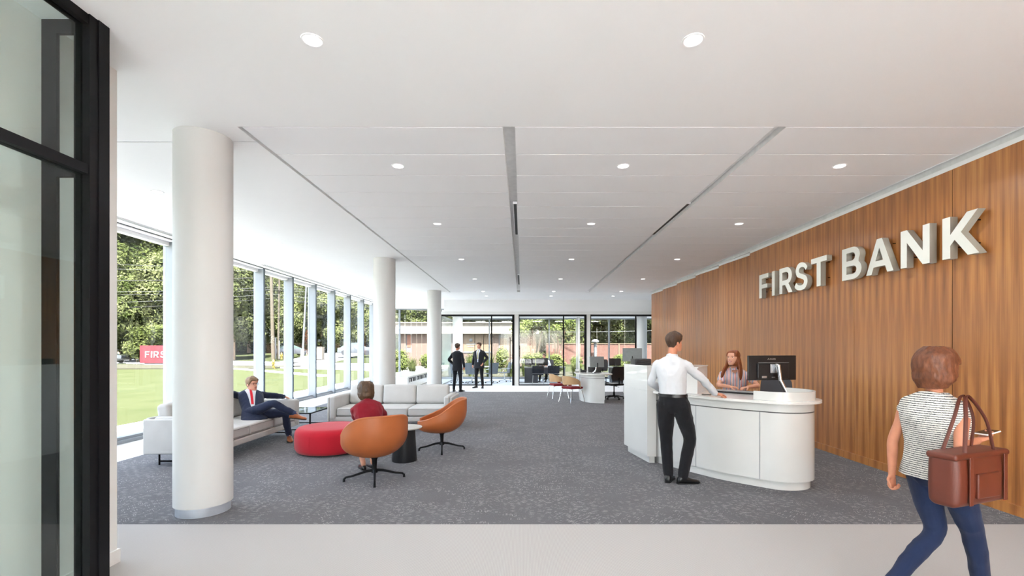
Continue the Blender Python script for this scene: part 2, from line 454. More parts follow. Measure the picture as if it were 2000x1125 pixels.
diffuser(-.10, 6.75, 8.6, .045, CE+.02, 'black linear air slot in the middle ceiling channel', 1)
diffuser(2.43, 6.75, 8.6, .045, CE+.02, 'black linear air slot in the ceiling channel nearer the wood wall', 1)
diffuser(-.10, 13.3, 15.3, .045, CE+.02, 'far pale air slot in the middle ceiling channel', 1)
# window-side ceiling diffusers are surface mounted
for y0, y1, lab in [(3.6, 10.1, 'double linear air diffuser in the window-side ceiling left of the nearest column'), (11.5, 16.4, 'long linear air diffuser above the windows between the columns'), (18.0, 22.6, 'linear air diffuser above the far end of the window wall')]:
    diffuser(-6.44, y0, y1, .075, CE-.012, lab, 3)
# window head trim line
struct('trim_4', MB().box(-6.86, -6.70, 3.3, YB, CE-.03, CE+.01), M['ceil'])
struct('trim_5', MB().box(-6.70, -6.69, 3.3, YB, CE-.012, CE+.004), M['slot'])
# ---------------- walls
struct('wall_left', MB().box(-3.4, -3.05, YR, 3.49, 0, CE+.02), M['white'])
struct('baseboard_left', MB().box(-3.05, -3.035, YR, 3.49, 0, .1).box(-3.4, -3.035, 3.49, 3.503, 0, .1), M['white'])
struct('wall_front', MB().box(-7.0, -3.4, 3.2, 3.34, 0, CE), M['white'])
# bulkhead over the offices
struct('wall_back', MB().box(-3.36, 8.2, 19.95, 20.25, 3.2, CE+.1), M['ceil'])
struct('trim_6', MB().box(-3.52, 8.2, 20.02, 20.25, 3.08, 3.2), M['white'])
struct('wall_right', MB().box(8.2, 8.4, 16.8, YB+.2, -.1, CE+.2).box(5.2, 8.4, 16.85, 17.0, -.1, CE+.2), M['white'])
struct('wall_rear', MB().box(-3.05, -2.2, YR-.2, YR, 0, CE).box(4.2, 5.2, YR-.2, YR, 0, CE).box(-2.2, 4.2, YR-.2, YR, 3.5, CE), M['white'])
# wood wall: flat panels then sawtooth bays
segs = []
ys = [-5.95, -4.0, -2.48, -.96, .56, 2.08, 3.62, 5.136, 6.657, 8.20, 9.70]
prof = [(XR, ys[0]), (XR, 9.70)]
bays = [9.70, 11.21, 12.70, 14.24, 15.68, 17.03]
wz = 3.594
def wpanel(pts, name='wood_panel'):
    # pts: plan polyline of the face; thickness towards +x
    m = MB(); back = 5.12
    poly = pts+[(back, pts[-1][1]), (back, pts[0][1])]
    m.prism(poly, .0, wz); return m
for i in range(len(ys)-1):
    struct('wall_right', wpanel([(XR, ys[i]+.004), (XR, ys[i+1]-.004)]), M['wood'])
for i in range(5):
    a, b = bays[i], bays[i+1]
    struct('wall_right', wpanel([(XR+.115, a+.002), (XR+.0, b-.36), (XR-.012, b-.002)]), M['wood'])
sm = MB()
for y in ys: sm.box(XR+.003, XR+.05, y-.003, y+.003, .0, wz)
for y in ys: struct('trim_7', MB().box(XR+.003, XR+.05, y-.0039, y+.0039, .0, wz), M['seam'])
# baseboard of the wood wall
bb = MB().box(XR-.020, XR+.001, ys[0], 9.7, 0, .1)
for i in range(5):
    a, b = bays[i], bays[i+1]
    bb.prism([(XR+.103, a), (XR-.012, b-.36), (XR-.024, b), (XR-.01, b), (XR+.0, b-.36), (XR+.12, a)], 0, .1)
struct('baseboard_right', bb, M['wood'])
# white reveal above the wood and lining behind
tr = MB().box(XR+.004, 5.1, ys[0], 9.7, wz, wz+.05)
tr2 = MB().box(XR+.02, 5.1, ys[0], 17.03, wz+.05, CE+.3)
for i in range(5):
    a, b = bays[i], bays[i+1]
    tr.prism([(XR+.119, a), (XR+.004, b-.36), (XR-.008, b), (5.1, b), (5.1, a)], wz, wz+.05)
struct('trim_8', tr, M['ceil']); struct('trim_10', tr2, M['slot_lining'])
struct('trim_9', MB().box(4.72, 4.728, YA, YE+.01, CE-.006, CE+.06).box(4.72, 4.728, YR, YA, CE-.006, CE+.06), M['ceil'])
# ---------------- glazing helper
def window(idx, frame_mb, glass_mb, fmat, gmat):
    o = bpy.data.objects.new('window_%d' % idx, None); COL.objects.link(o); o['kind'] = 'structure'
    frame_mb.build('window_frame', fmat, o); 
    if glass_mb: glass_mb.build('pane', gmat, o)
    return o
# left window wall: mullions every 1.52 m, one window per bay
mys = [3.4]+[4.46+1.515*k for k in range(13)]+[YB-.1]
wi = 1
for i in range(len(mys)-1):
    y0, y1 = mys[i], mys[i+1]
    fm = MB()
    # mullion at the near edge of the bay: body, dark edge strips
    fm.box(-6.95, -6.70, y0-.032, y0+.032, .0, CE)
    fm.box(-6.95, -6.80, y0+.032, y1-.032, 0.0, .10).box(-6.80, -6.74, y0+.032, y1-.032, .0, .055)
    hdm = MB().box(-6.95, -6.83, y0+.032, y1-.032, CE-.10, CE-.03)
    w = window(wi, fm, MB().box(-6.902, -6.89, y0+.032, y1-.032, .10, CE-.1), M['mullion'], M['glass_window'])
    hdm.build('head_rail', M['ceil'], w)
    MB().box(-6.699, -6.690, y0-.038, y0-.024, .0, CE).box(-6.699, -6.690, y0+.024, y0+.038, .0, CE).build('gasket', M['mullion_dark'], w)
    wi += 1
# corner and back window wall
mxs = [-6.95, -6.45, -4.87, -3.30, -1.72, -.14, 1.43, 3.0, 4.58, 6.15, 7.72, 8.2]
for i in range(len(mxs)-1):
    x0, x1 = mxs[i], mxs[i+1]; hd = CE if x1 < -3.2 else 3.2
    fm = MB().box(x0-.03, x0+.03, YB-.08, YB+.1, 0, hd).box(x0+.03, x1-.03, YB, YB+.1, 0, .1).box(x0+.03, x1-.03, YB, YB+.1, hd-.06, hd)
    window(wi, fm, MB().box(x0+.03, x1-.03, YB+.03, YB+.042, .1, hd-.06), M['mullion'], M['glass_window']); wi += 1
struct('wall_back', MB().box(-3.36, 8.3, YB, YB+.15, 3.2, CE+.2), M['white'])
# unseen rear glazing, added so outdoor bounce light lifts the ceiling
for i in range(4):
    x0 = -2.2+1.6*i; x1 = x0+1.6
    fm = MB().box(x0, x0+.05, YR-.15, YR, 0, 3.5).box(x1-.05, x1, YR-.15, YR, 0, 3.5).box(x0, x1, YR-.15, YR, 0, .1).box(x0, x1, YR-.15, YR, 3.4, 3.5)
    window(wi, fm, MB().box(x0+.05, x1-.05, YR-.08, YR-.068, .1, 3.4), M['black_metal'], M['glass']); wi += 1
# black-framed glass screen at the left edge, returning to the wall
gs = thing('glass_screen', 'tall black framed glass screen at the left edge beside the white wall', 'glass partition', (-2.71, .5, 0))
MB().box(-2.80, -2.70, 2.894, 3.02, 0, CE).box(-2.745, -2.692, 2.95, 3.025, 0, CE).build('post', M['black_metal'], gs)
MB().box(-2.79, -2.71, -5.5, 2.894, 2.70, 2.76).build('transom', M['black_metal'], gs)
MB().box(-2.79, -2.71, -5.5, 2.894, CE-.06, CE).build('head_rail', M['black_metal'], gs)
MB().box(-2.79, -2.71, -5.5, 2.894, 0, .06).build('sill_rail', M['black_metal'], gs)
MB().box(-2.757, -2.745, -5.5, 2.894, .06, 2.70).build('lower_pane', M['glass_green'], gs)
MB().box(-2.757, -2.745, -5.5, 2.894, 2.76, CE-.06).build('upper_pane', M['glass_green'], gs)
gr = thing('return_screen', 'narrow dark framed return behind the glass screen meeting the white wall', 'glass partition', (-2.92, 2.97, 0))
f = MB().box(-3.05, -2.955, 2.94, 2.962, 0, CE).box(-2.825, -2.80, 2.94, 2.962, 0, CE).box(-2.955, -2.825, 2.94, 2.962, CE-.09, CE).box(-2.955, -2.825, 2.94, 2.962, 2.70, 2.79).box(-2.955, -2.825, 2.94, 2.962, 0, .1)
f.build('frame', M['black_metal'], gr)
MB().box(-2.955, -2.825, 2.948, 2.954, .1, 2.70).box(-2.955, -2.825, 2.948, 2.954, 2.79, CE-.09).build('pane', M['glass_green'], gr)
# ---------------- columns
for (X, Y, lab) in [(-3.159, 4.60, 'thick round white column nearest the camera'), (-3.22, 10.85, 'round white column behind the two-tone lounge, second in the row'), (-3.18, 16.8, 'round white column beside the low white cabinet'), (-3.22, 23.2, 'round white column inside the glass meeting room'), (6.0, 23.2, 'white column at the right end of the far offices')]:
    t = thing('column', lab, 'column', (X, Y, 0), group='round white columns')
    MB().lathe((X, Y, 0), [(.25, .09), (.25, CE)], 64).build('shaft', M['column_paint'], t)
    MB().lathe((X, Y, 0), [(.232, 0), (.232, .09)], 64).build('base', M['column_base'], t)
bpy.data.objects['column.001']['label'] = 'round white column behind the three-seat sofa'
# ---------------- downlights
DLX = [-1.42, 1.16, 3.64]
dl = []
for r, Y in enumerate([3.14, 5.31, 7.77, 10.86, 13.93, 16.96, 18.5]):
    for c, X in enumerate(DLX):
        if r == 0 and c == 2: continue
        dl.append((X, Y, r, c))
for Y in (6.18, 9.25, 12.32, 15.4, 18.5): dl.append((-4.86, Y, 9, 3))
for Y in (-.2, -3.2):
    for X in DLX: dl.append((X, Y, 8, 0))  # lamps added in the unseen ceiling for more interior light
cn = {0: 'left', 1: 'middle', 2: 'right', 3: 'window-side'}
rn = ['first', 'second', 'third', 'fourth', 'fifth', 'sixth', 'last']
k3 = 0; proto = None
for X, Y, r, c in dl:
    if r == 9: lab = 'recessed round downlight in the window-side ceiling, %s from the camera' % ['first', 'second', 'third', 'fourth', 'fifth'][k3]; k3 += 1
    elif r == 8: lab = 'added round downlight in the unseen ceiling behind the camera'
    elif r == 0: lab = 'large recessed downlight in the front plaster ceiling, %s one' % cn[c]
    else: lab = 'recessed round downlight, %s column of lights, %s row from the camera' % (cn[c], rn[r])
    if proto is None:
        t = thing('recessed_downlight', lab, 'ceiling light', (X, Y, CE), group='round recessed downlights', local=True)
        MB().rings([[(rr*math.cos(2*PI*i/32), rr*math.sin(2*PI*i/32), z) for i in range(32)] for rr, z in [(.074, 0), (.072, -.006), (.062, -.005), (.058, .0), (.056, .02)]], cap=False).build('trim_ring', M['ceil'], t)
        MB().cyl((0, 0), .058, -.003, -.001).build('lens', M['lens'], t)
        proto = t
    else: t = dup(proto, (X, Y, CE), 0, lab)
    L = bpy.data.lights.new('downlight_lamp', 'AREA'); L.shape = 'DISK'; L.size = .11; L.energy = DL_E; L.spread = math.radians(150); L.color = (.965, .985, 1)
    lo = bpy.data.objects.new('downlight_lamp', L); COL.objects.link(lo); lo.location = (X, Y, CE-.006)
# ================================================================ FIRST BANK letters
FX = 4.655
def sign_letter(c, px0, px1, h, lab):
    y0 = FX*F/(px0-CX); y1 = FX*F/(px1-CX); w = y0-y1
    t = thing('sign_letter', lab, 'sign letter', (FX+.04, (y0+y1)/2, 2.588), group='raised letters on the wood wall')
    # x of the letter runs along -Y, thickness along +X
    R = Matrix(((0, 1, 0), (-1, 0, 0), (0, 0, 1))).to_4x4()
    me = letter_mesh(c, w, h, .082, Matrix.Translation((FX+.041, y0, 2.588)) @ R)
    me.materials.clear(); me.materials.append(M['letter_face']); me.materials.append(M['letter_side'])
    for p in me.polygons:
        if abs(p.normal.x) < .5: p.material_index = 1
    me.transform(Matrix.Translation(-V(t.location)))
    o = bpy.data.objects.new('letter_body', me); COL.objects.link(o); o.parent = t
    for zz in (.12, .36):
        for yy in (.25, .75):
            MB().tube([(FX+.082, y0-w*yy, 2.588+zz), (XR+.003, y0-w*yy, 2.588+zz)], .006, 8).build('stud', M['black_metal'], t)
for c, a, b, lab in [('F', 1482.9, 1501.6, 'raised white letter F starting the word FIRST'), ('I', 1507.6, 1512.9, 'raised white letter I in FIRST'), ('R', 1522.2, 1548, 'raised white letter R in FIRST'),
                     ('S', 1552.6, 1578, 'raised white letter S in FIRST'), ('T', 1583.8, 1614.7, 'raised white letter T ending the word FIRST'), ('B', 1644.6, 1683.5, 'raised white letter B starting the word BANK'),
                     ('A', 1691.7, 1745.7, 'raised white letter A in BANK'), ('N', 1759, 1817, 'raised white letter N in BANK'), ('K', 1840.4, 1912.7, 'raised white letter K ending the word BANK')]:
    sign_letter(c, a, b, .453, lab)
# ================================================================ OFFICE GLASS FRONT
BM = M['black_metal']
def ofront(x0, xm, x1, lab, mirror, handle):
    """fixed pane x0..xm, door xm..x1 in a black frame"""
    t = thing('glass_office_front', lab, 'glass partition', ((x0+x1)/2, YO, 0))
    f = MB().box(x0, x1, YO-.03, YO+.03, 3.0, 3.08).box(x0, xm, YO-.03, YO+.03, 0, .05).box(x0, x0+.035, YO-.03, YO+.03, .05, 3.0).box(x1-.1, x1, YO-.035, YO+.035, 0, 3.0)
    f.build('frame', BM, t)
    MB().box(x0+.035, xm-.025, YO-.006, YO+.006, .05, 3.0).build('fixed_pane', M['glass'], t)
    d = MB().box(xm-.025, xm+.03, YO-.03, YO+.03, 0, 3.0).build('door_stile', BM, t)
    dg = MB().box(xm+.035, x1-.105, YO-.006, YO+.006, .02, 2.98).build('door_pane', M['glass'], t)
    if handle == 'ladder':
        x = x1-.19
        MB().tube([(x, YO-.07, .25), (x, YO-.07, 2.1)], .014).tube([(x, YO-.07, .55), (x1-.1, YO-.05, .55)], .01).tube([(x, YO-.07, 1.32), (x1-.1, YO-.05, 1.32)], .01).tube([(x, YO-.07, 1.95), (x1-.1, YO-.05, 1.95)], .01).build('pull_handle', BM, dg)
    elif handle: MB().tube([(x1-.2, YO-.05, 1.02), (x1-.32, YO-.05, 1.03)], .014).cyl((x1-.2, YO-.03), .03, 1.0, 1.05, 16).build('lever', BM, dg)
ofront(-3.52, -1.32, -.325, 'black framed glass front of the meeting room with tall pull handle', 0, 'ladder')
ofront(-.145, 1.80, 2.80, 'black framed glass front of the middle office behind the wood guest chairs', 0, 'lever')
ofront(2.96, 4.93, 5.95, 'black framed glass front of the office beside the wood wall', 0, None)
struct('wall_partition', MB().box(-.325, -.145, YO-.03, YB, 0, 3.2), M['satin_white'])
struct('wall_partition', MB().box(2.80, 2.96, YO-.03, YO+.6, 0, 3.2).box(2.84, 2.92, YB-1.0, YB, 0, 3.2), M['satin_white'])
struct('wall_partition', MB().box(5.95, 8.2, YO-.03, YO+.05, 0, 3.2), M['white'])
t = thing('glass_side_wall', 'clear glass side wall of the meeting room running to the windows', 'glass partition', (-3.5, 22.2, 0))
MB().box(-3.515, -3.503, YO+.03, YB, .04, 3.02).build('pane', M['glass'], t)
MB().box(-3.53, -3.49, YO+.03, YB, 3.0, 3.05).box(-3.53, -3.49, YO+.03, YB, 0, .04).build('rail', M['trim_gray'], t)
oc = MB().box(-3.52, 8.2, YO+.26, YB, 3.2, 3.3)
struct('ceiling', oc, M['ceil'])
for x, lab in [(-2.4, 'flat light panel in the meeting room ceiling'), (-.9, 'second flat light panel in the meeting room ceiling, by its door'), (.9, 'flat light panel in the middle office ceiling'), (2.2, 'flat light panel over the middle office door side'), (4.2, 'flat light panel in the right office ceiling')]:
    t = thing('ceiling_light_panel', lab, 'ceiling light', (x, 22, 3.2), group='flat ceiling light panels')
    MB().box(x-.3, x+.3, 21.4, 22.6, 3.185, 3.199).build('frame', M['ceil'], t)
    MB().box(x-.28, x+.28, 21.42, 22.58, 3.18, 3.186).build('diffuser', M['panel_lens'], t)
    L = bpy.data.lights.new('panel_lamp', 'AREA'); L.shape = 'RECTANGLE'; L.size = .54; L.size_y = 1.1; L.energy = 30; lo = bpy.data.objects.new('panel_lamp', L); COL.objects.link(lo); lo.location = (x, 22, 3.175)
# pictures / screens on partition
t = thing('wall_screen', 'dark wall screen on the partition of the middle office', 'screen', (-.13, 22.5, 1.3))
MB().box(-.14, -.09, 21.4, 22.9, 1.21, 1.72).build('body', M['black_plastic'], t); MB().box(-.089, -.086, 21.43, 22.87, 1.24, 1.69).build('display', M['black_gloss'], t)
t = thing('wall_screen', 'dark wall screen in the right office behind the service pod', 'screen', (2.97, 21, 1.3))
MB().box(2.965, 3.02, 20.55, 22.0, 1.21, 1.72).build('body', M['black_plastic'], t); MB().box(3.02, 3.023, 20.58, 21.97, 1.24, 1.69).build('display', M['black_gloss'], t)
# ================================================================ OUTDOORS
def grassm(name, c1, c2, sc=3):
    m, t, o = nt(name); c = coords(t); a = noi(t, c, sc*.25, 4); b = noi(t, c, sc*12, 3, .7)
    f = mth(t, 'MULTIPLY_ADD', b, .5, mth(t, 'MULTIPLY', a, .5))
    pbsdf(t, o, ramp(t, f, [(.35, c1), (.65, c2)]), .9, 0, .1); return m
GK = .13
def dk(c, k): k *= OUTK; return (c[0]*k, c[1]*k, c[2]*k, 1)
M['lawn'] = grassm('lawn_grass', dk(lin(176, 196, 96), GK), dk(lin(226, 234, 150), GK))
M['verge'] = grassm('verge_grass', dk(lin(150, 170, 90), GK), dk(lin(205, 214, 140), GK))
M['mulch'] = grassm('planting_strip', dk(lin(214, 206, 160), GK), dk(lin(226, 224, 190), GK), 6)
M['concrete'] = simple('sunlit_concrete', lin(214, 212, 210), .9, var=.06, vs=3)
M['asphalt'] = simple('road_asphalt', lin(112, 110, 108), .9, var=.06, vs=1)
def leafm(name, c1, c2, sc=1.5, k=1.0):
    m, t, o = nt(name)
    c = coords(t); n = noi(t, c, sc, 4, .6)
    oi = N(t, 'ObjectInfo')
    col = ramp(t, mth(t, 'ADD', n, mth(t, 'MULTIPLY', mth(t, 'SUBTRACT', oi.outputs['Random'], .5), .15)), [(.32, dk(c1, k)), (.66, dk(c2, k))])
    d = N(t, 'BsdfDiffuse'); tl = N(t, 'BsdfTranslucent'); t.links.new(col, d.inputs[0]); t.links.new(col, tl.inputs[0])
    mx = N(t, 'MixShader'); mx.inputs[0].default_value = .35; t.links.new(d.outputs[0], mx.inputs[1]); t.links.new(tl.outputs[0], mx.inputs[2])
    t.links.new(mx.outputs[0], o.inputs[0]); return m
M['leaf_a'] = leafm('leaves_mid', lin(96, 112, 58), lin(204, 210, 146), .8, .64)
M['leaf_b'] = leafm('leaves_dark', lin(70, 88, 44), lin(166, 176, 106), .8, .56)
M['leaf_c'] = leafm('leaves_bright', lin(140, 165, 70), lin(222, 232, 150), 3, .5)
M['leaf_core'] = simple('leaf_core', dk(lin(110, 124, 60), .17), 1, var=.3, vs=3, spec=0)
M['bark'] = simple('tree_bark', lin(120, 100, 82), .9, var=.2, vs=10, bump=.01, bs=20)
M['bark_pale'] = simple('pale_bark', lin(120, 98, 78), .8, var=.12, vs=10)
M['pole_wood'] = simple('pole_wood', dk(lin(200, 176, 136), .2), .9, var=.12, vs=8)
M['yellow'] = simple('hydrant_yellow', dk(lin(240, 200, 40), .42), .5)
def brickm(name, c1, c2, mo):
    m, t, o = nt(name); tc = N(t, 'TexCoord'); sx = N(t, 'SeparateXYZ'); t.links.new(tc.outputs['Object'], sx.inputs[0])
    cb = N(t, 'CombineXYZ'); t.links.new(mth(t, 'ADD', sx.outputs[0], sx.outputs[1]), cb.inputs[0]); t.links.new(sx.outputs[2], cb.inputs[1])
    b = N(t, 'TexBrick'); b.inputs['Scale'].default_value = 1; b.inputs['Brick Width'].default_value = .22; b.inputs['Row Height'].default_value = .075; b.inputs['Mortar Size'].default_value = .006
    b.inputs['Color1'].default_value = c1; b.inputs['Color2'].default_value = c2; b.inputs['Mortar'].default_value = mo
    t.links.new(cb.outputs[0], b.inputs['Vector']); pbsdf(t, o, b.outputs[0], .85, 0, .2); return m
BK = .33
M['brick'] = brickm('tan_brick', dk(lin(196, 160, 140), BK), dk(lin(210, 178, 158), BK), dk(lin(200, 185, 170), BK))
M['brick_red'] = brickm('red_brick', dk(lin(196, 120, 100), BK), dk(lin(214, 150, 128), BK), dk(lin(210, 190, 175), BK))
M['fascia'] = simple('beige_fascia', dk(lin(240, 222, 200), BK*1.2), .8, var=.02)
M['tan_panel'] = simple('tan_panel', dk(lin(214, 170, 120), BK), .7, var=.06)
M['orange_blind'] = simple('orange_blind', dk(lin(226, 130, 70), BK), .7, var=.04)
M['dark_glass'] = simple('dark_window', lin(40, 52, 46), .1, var=.3, vs=2)
M['ext_gray'] = simple('exterior_gray', dk(lin(190, 196, 200), BK), .6)
M['ext_white'] = simple('exterior_white', dk(lin(240, 240, 238), BK), .6)
M['sign_red'] = simple('street_sign_red', dk(lin(240, 60, 80), .3), .4, var=.01)
M['roof'] = simple('roof_membrane', lin(180, 180, 178), .9)
struct('roof', MB().box(-7.3, 8.6, YR-.5, YB+.4, 4.02, 4.5), M['roof'])
# ground pieces
d = V((-.894, .447, 0)); nn = V((.447, .894, 0))
def quad(pts, z): return MB().add([(p[0], p[1], z) for p in pts], [tuple(range(len(pts)))])
def poly_slab(pts, z0, z1): return MB().prism([(p[0], p[1]) for p in pts], z0, z1)
struct('ground', poly_slab([(-160, -60), (60, -60), (60, 160), (-160, 160)], -.6, -.30), M['verge'])
struct('ground', poly_slab([(-8.55, -30), (-6.95, -30), (-6.95, 24.5), (10, 24.5), (10, 26.0), (-8.55, 26.0)], -.3, -.03), M['concrete'])
struct('planting_strip', poly_slab([(-8.55, 26.0), (14, 26.0), (14, 33), (-8.55, 33)], -.3, -.035), M['mulch'])
struct('ground', poly_slab([(-7, -30), (14, -30), (14, YR-.3), (-7, YR-.3)], -.3, -.03), M['concrete'])  # unseen pale paving added to bounce sun in through the rear glazing
near = V((-11.3, 34.7, 0)); far = V((-15.3, 47.0, 0))
A = near-d*5; B = near+d*75
struct('lawn', poly_slab([(-8.55, -30), (-8.55, 25.6), (A.x, A.y), (B.x, B.y), (-90, -30)], -.3, -.06), M['lawn'])
w0 = V((-11.5, 28.3, 0)); w1 = V((-24.8, 39.9, 0)); wd = (w1-w0).normalized(); wn = V((-wd.y, wd.x, 0))
w1 = w1+wd*2
pth = tag(poly_slab([(w0+wn*.0)[:2], (w1)[:2], (w1+wn*.9)[:2], (w0+wn*.9)[:2]], -.065, -.045).build('path', M['concrete']), kind='structure')
C1 = far-d*10; D1 = far+d*75
struct('road', poly_slab([A[:2], B[:2], D1[:2], C1[:2]], -.3, -.075), M['asphalt'])
kb = MB(); kb.prism([A[:2], B[:2], (B+nn*.18)[:2], (A+nn*.18)[:2]], -.08, .02); kb.prism([C1[:2], D1[:2], (D1+nn*.18)[:2], (C1+nn*.18)[:2]], -.08, .05)
struct('kerb', kb, M['concrete'])
# far verge rises gently away from the road
f0 = far+nn*.18
vm = MB(); ra = []
for k, (s, z) in enumerate([(0, 0), (4, .2), (9, .55), (14, .75), (26, .95), (90, 1.2)]):
    ra.append([(*(f0-d*12+nn*s)[:2], z), (*(f0+d*90+nn*s)[:2], z)])
for k in range(len(ra)-1): vm.add([ra[k][0], ra[k][1], ra[k+1][1], ra[k+1][0]], [(0, 3, 2, 1)])
struct('ground', vm, M['verge'])
# side road going up through the verge
sd = V((-.10, .995, 0)); s0 = V((-24.2, 51.6, 0)); sp = V((sd.y, -sd.x, 0))
rv = MB(); zz = [(0, .02), (4, .23), (9, .58), (14, .79), (26, .99)]
for k in range(4):
    a, b = zz[k], zz[k+1]
    q = [s0+sd*a[0]*1.0-sp*3, s0+sd*a[0]+sp*3.2, s0+sd*b[0]+sp*3.2, s0+sd*b[0]-sp*3]
    rv.add([(q[0].x, q[0].y, a[1]+.06), (q[1].x, q[1].y, a[1]+.06), (q[2].x, q[2].y, b[1]+.06), (q[3].x, q[3].y, b[1]+.06)], [(0, 1, 2, 3)])
struct('road', rv, M['asphalt'])
# planting strip at the left in front of the red sign
struct('planting_strip', poly_slab([(-55, 34), (-20.5, 38.2), (-20.5, 43), (-60, 50)], -.3, .02), M['mulch'])
# ---------- leafy plants
def leaves(mb, blobs, n, size, rg, shell=.55, flat=.5):
    tot = sum(b[1][0]*b[1][1]*b[1][2] for b in blobs)
    for c, r in blobs:
        k = max(8, int(n*(r[0]*r[1]*r[2])/tot))
        for _ in range(k):
            u = V((rg.gauss(0, 1), rg.gauss(0, 1), rg.gauss(0, 1))).normalized()
            q = shell+(1-shell)*rg.random()
            q *= .82+.3*noise.noise(u*2.3+V(c))
            p = V((c[0]+u.x*r[0]*q, c[1]+u.y*r[1]*q, c[2]+u.z*r[2]*q))
            nrm = (u+V((rg.uniform(-1, 1), rg.uniform(-1, 1), rg.uniform(-.3, 1.2)))*.8).normalized()
            a = nrm.orthogonal().normalized(); a = Matrix.Rotation(rg.uniform(0, 6.28), 3, nrm) @ a; b = nrm.cross(a)
            s = size*rg.uniform(.6, 1.3); 
            i = len(mb.v)
            mb.v += [p-a*s, p-b*s*flat+nrm*s*.1, p+a*s, p+b*s*flat+nrm*s*.1]; mb.f.append((i, i+1, i+2, i+3)); mb.sm.append(False)
    return mb
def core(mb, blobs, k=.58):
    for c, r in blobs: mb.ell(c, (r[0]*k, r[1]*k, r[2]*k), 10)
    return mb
def tree_proto(seed, h, w, n, size, mat, lab, group, low=0.06):
    rg = random.Random(seed); t = thing('tree', lab, 'tree', (0, 0, 0), local=True, group=group)
    blobs = []
    for k in range(16):
        z = h*(low+(.95-low)*rg.random()); rad = w*(.26+.2*rg.random())*(1.05-.5*abs(z/h-.45))
        a = rg.uniform(0, 6.28); q = w*.48*(1-abs(z/h-.4))*rg.random()
        blobs.append(((q*math.cos(a), q*math.sin(a), z), (rad, rad, rad*.85)))
    blobs.append(((0, 0, h*.5), (w*.45, w*.45, h*.42)))
    leaves(MB(), blobs, n, size, rg).build('foliage', mat, t)
    core(MB(), blobs).build('opaque_core', M['leaf_core'], t)  # solid core added inside the crown to block light between leaves
    MB().tube([(0, 0, -.3), (.1, 0, h*.3), (0, .1, h*.6)], [.24, .18, .1], 8).build('trunk', M['bark'], t)
    return t
G = 'trees of the wood beyond the road'
tp = [tree_proto(1, 17, 9, 55000, .19, M['leaf_a'], 'leafy green tree in the dense wood beyond the road', G),
      tree_proto(2, 19, 10, 55000, .20, M['leaf_b'], 'darker green tree in the dense wood beyond the road', G),
      tree_proto(3, 14, 9, 50000, .18, M['leaf_a'], 'lower leafy tree at the front edge of the wood', G)]
rg = random.Random(11)
first = [True]*3
def put_tree(i, x, y, z, s, rz):
    if first[i]: o = tp[i]; first[i] = False
    else: o = dup(tp[i])
    o.location = (x, y, z); o.rotation_euler = (0, 0, rz); o.scale = (s, s, s*rg.uniform(.9, 1.1)); return o
for k in range(15):
    # wood follows the far side of the road
    p = far+d*(-14+k*6.2)+nn*(19+rg.uniform(-1.5, 1.5)); put_tree(k % 3, p.x, p.y, .8, rg.uniform(.85, 1.05), rg.uniform(0, 6))
for k in range(13):
    p = far+d*(-10+k*7)+nn*(28+rg.uniform(-2, 2)); put_tree((k+1) % 2, p.x, p.y, .9, rg.uniform(1.0, 1.25), rg.uniform(0, 6))
for k in range(20):
    put_tree(k % 2, -125+k*9, 104+rg.uniform(-2, 2), .9, 1.5, rg.uniform(0, 6))
for x, y in [(-66, 80), (-73, 84), (15, 78), (19, 72), (-33, 88), (-27, 80), (3, 74), (9, 76)]: put_tree(1, x, y, .5, 1.1, rg.uniform(0, 6))
for k in range(9):
    put_tree(k % 2, -112+k*9, 88-k*.5+rg.uniform(-2, 2), .9, 1.4, rg.uniform(0, 6))
for k in range(12):   # woods behind the brick building and wall
    put_tree(k % 3, -14+k*5+rg.uniform(-1, 1), 66+rg.uniform(-3, 3), 0, rg.uniform(.8, 1.0), rg.uniform(0, 6))
# trees on the left closer, above the red sign
for x, y, s in [(-52, 57, .95), (-45, 60, 1.0), (-60, 53, .95), (-38, 61, 1.0), (-66, 60, 1.2), (-56, 66, 1.3), (-47, 70, 1.3), (-75, 55, 1.2)]: put_tree(2 if s < 1.1 else 1, x, y, 0, s, rg.uniform(0, 6))
def shrub(lab, x, y, z, r, h, n, size, mat, seed, cat='shrub', name='shrub', group=None):
    rg = random.Random(seed); t = thing(name, lab, cat, (x, y, z), local=True, group=group); bl = []
    for k in range(7):
        a = rg.uniform(0, 6.28); q = r*.45*rg.random(); zz = h*(.3+.4*rg.random())
        bl.append(((q*math.cos(a), q*math.sin(a), zz), (r*.6, r*.6, h*.33)))
    leaves(MB(), bl, n, size, rg).build('foliage', mat, t)
    core(MB(), bl, .5).build('opaque_core', M['leaf_core'], t)  # same added core, stops light passing through the shrub
    sm = MB()
    for k in range(4): a = k*1.6; sm.tube([(0.05*math.cos(a), .05*math.sin(a), -.05), (r*.3*math.cos(a), r*.3*math.sin(a), h*.5)], .02, 6)
    sm.build('stem', M['bark'], t); return t
shrub('dark rounded bush behind the red street sign', -39.5, 50, 0, 3.0, 4.6, 5000, .16, M['leaf_b'], 5, 'bush')
shrub('pale flowering bush left of the red street sign', -46.5, 56, 0, 2.2, 3.4, 4000, .13, M['leaf_a'], 6, 'bush')
shrub('round leafy shrub outside the back window left of the column', -8.0, 30.2, -.06, 1.0, 1.75, 3500, .06, M['leaf_c'], 7)
shrub('round leafy shrub between the two columns outside the back window', -6.3, 31.5, -.06, .95, 1.7, 3500, .06, M['leaf_c'], 8)
shrub('leafy shrub outside the meeting room window', -2.9, 31, -.06, 1.0, 1.7, 3500, .06, M['leaf_a'], 9)
shrub('shrub with pale flower spikes outside the meeting room', -1.3, 31.5, -.06, .8, 1.9, 3000, .06, M['leaf_c'], 10)
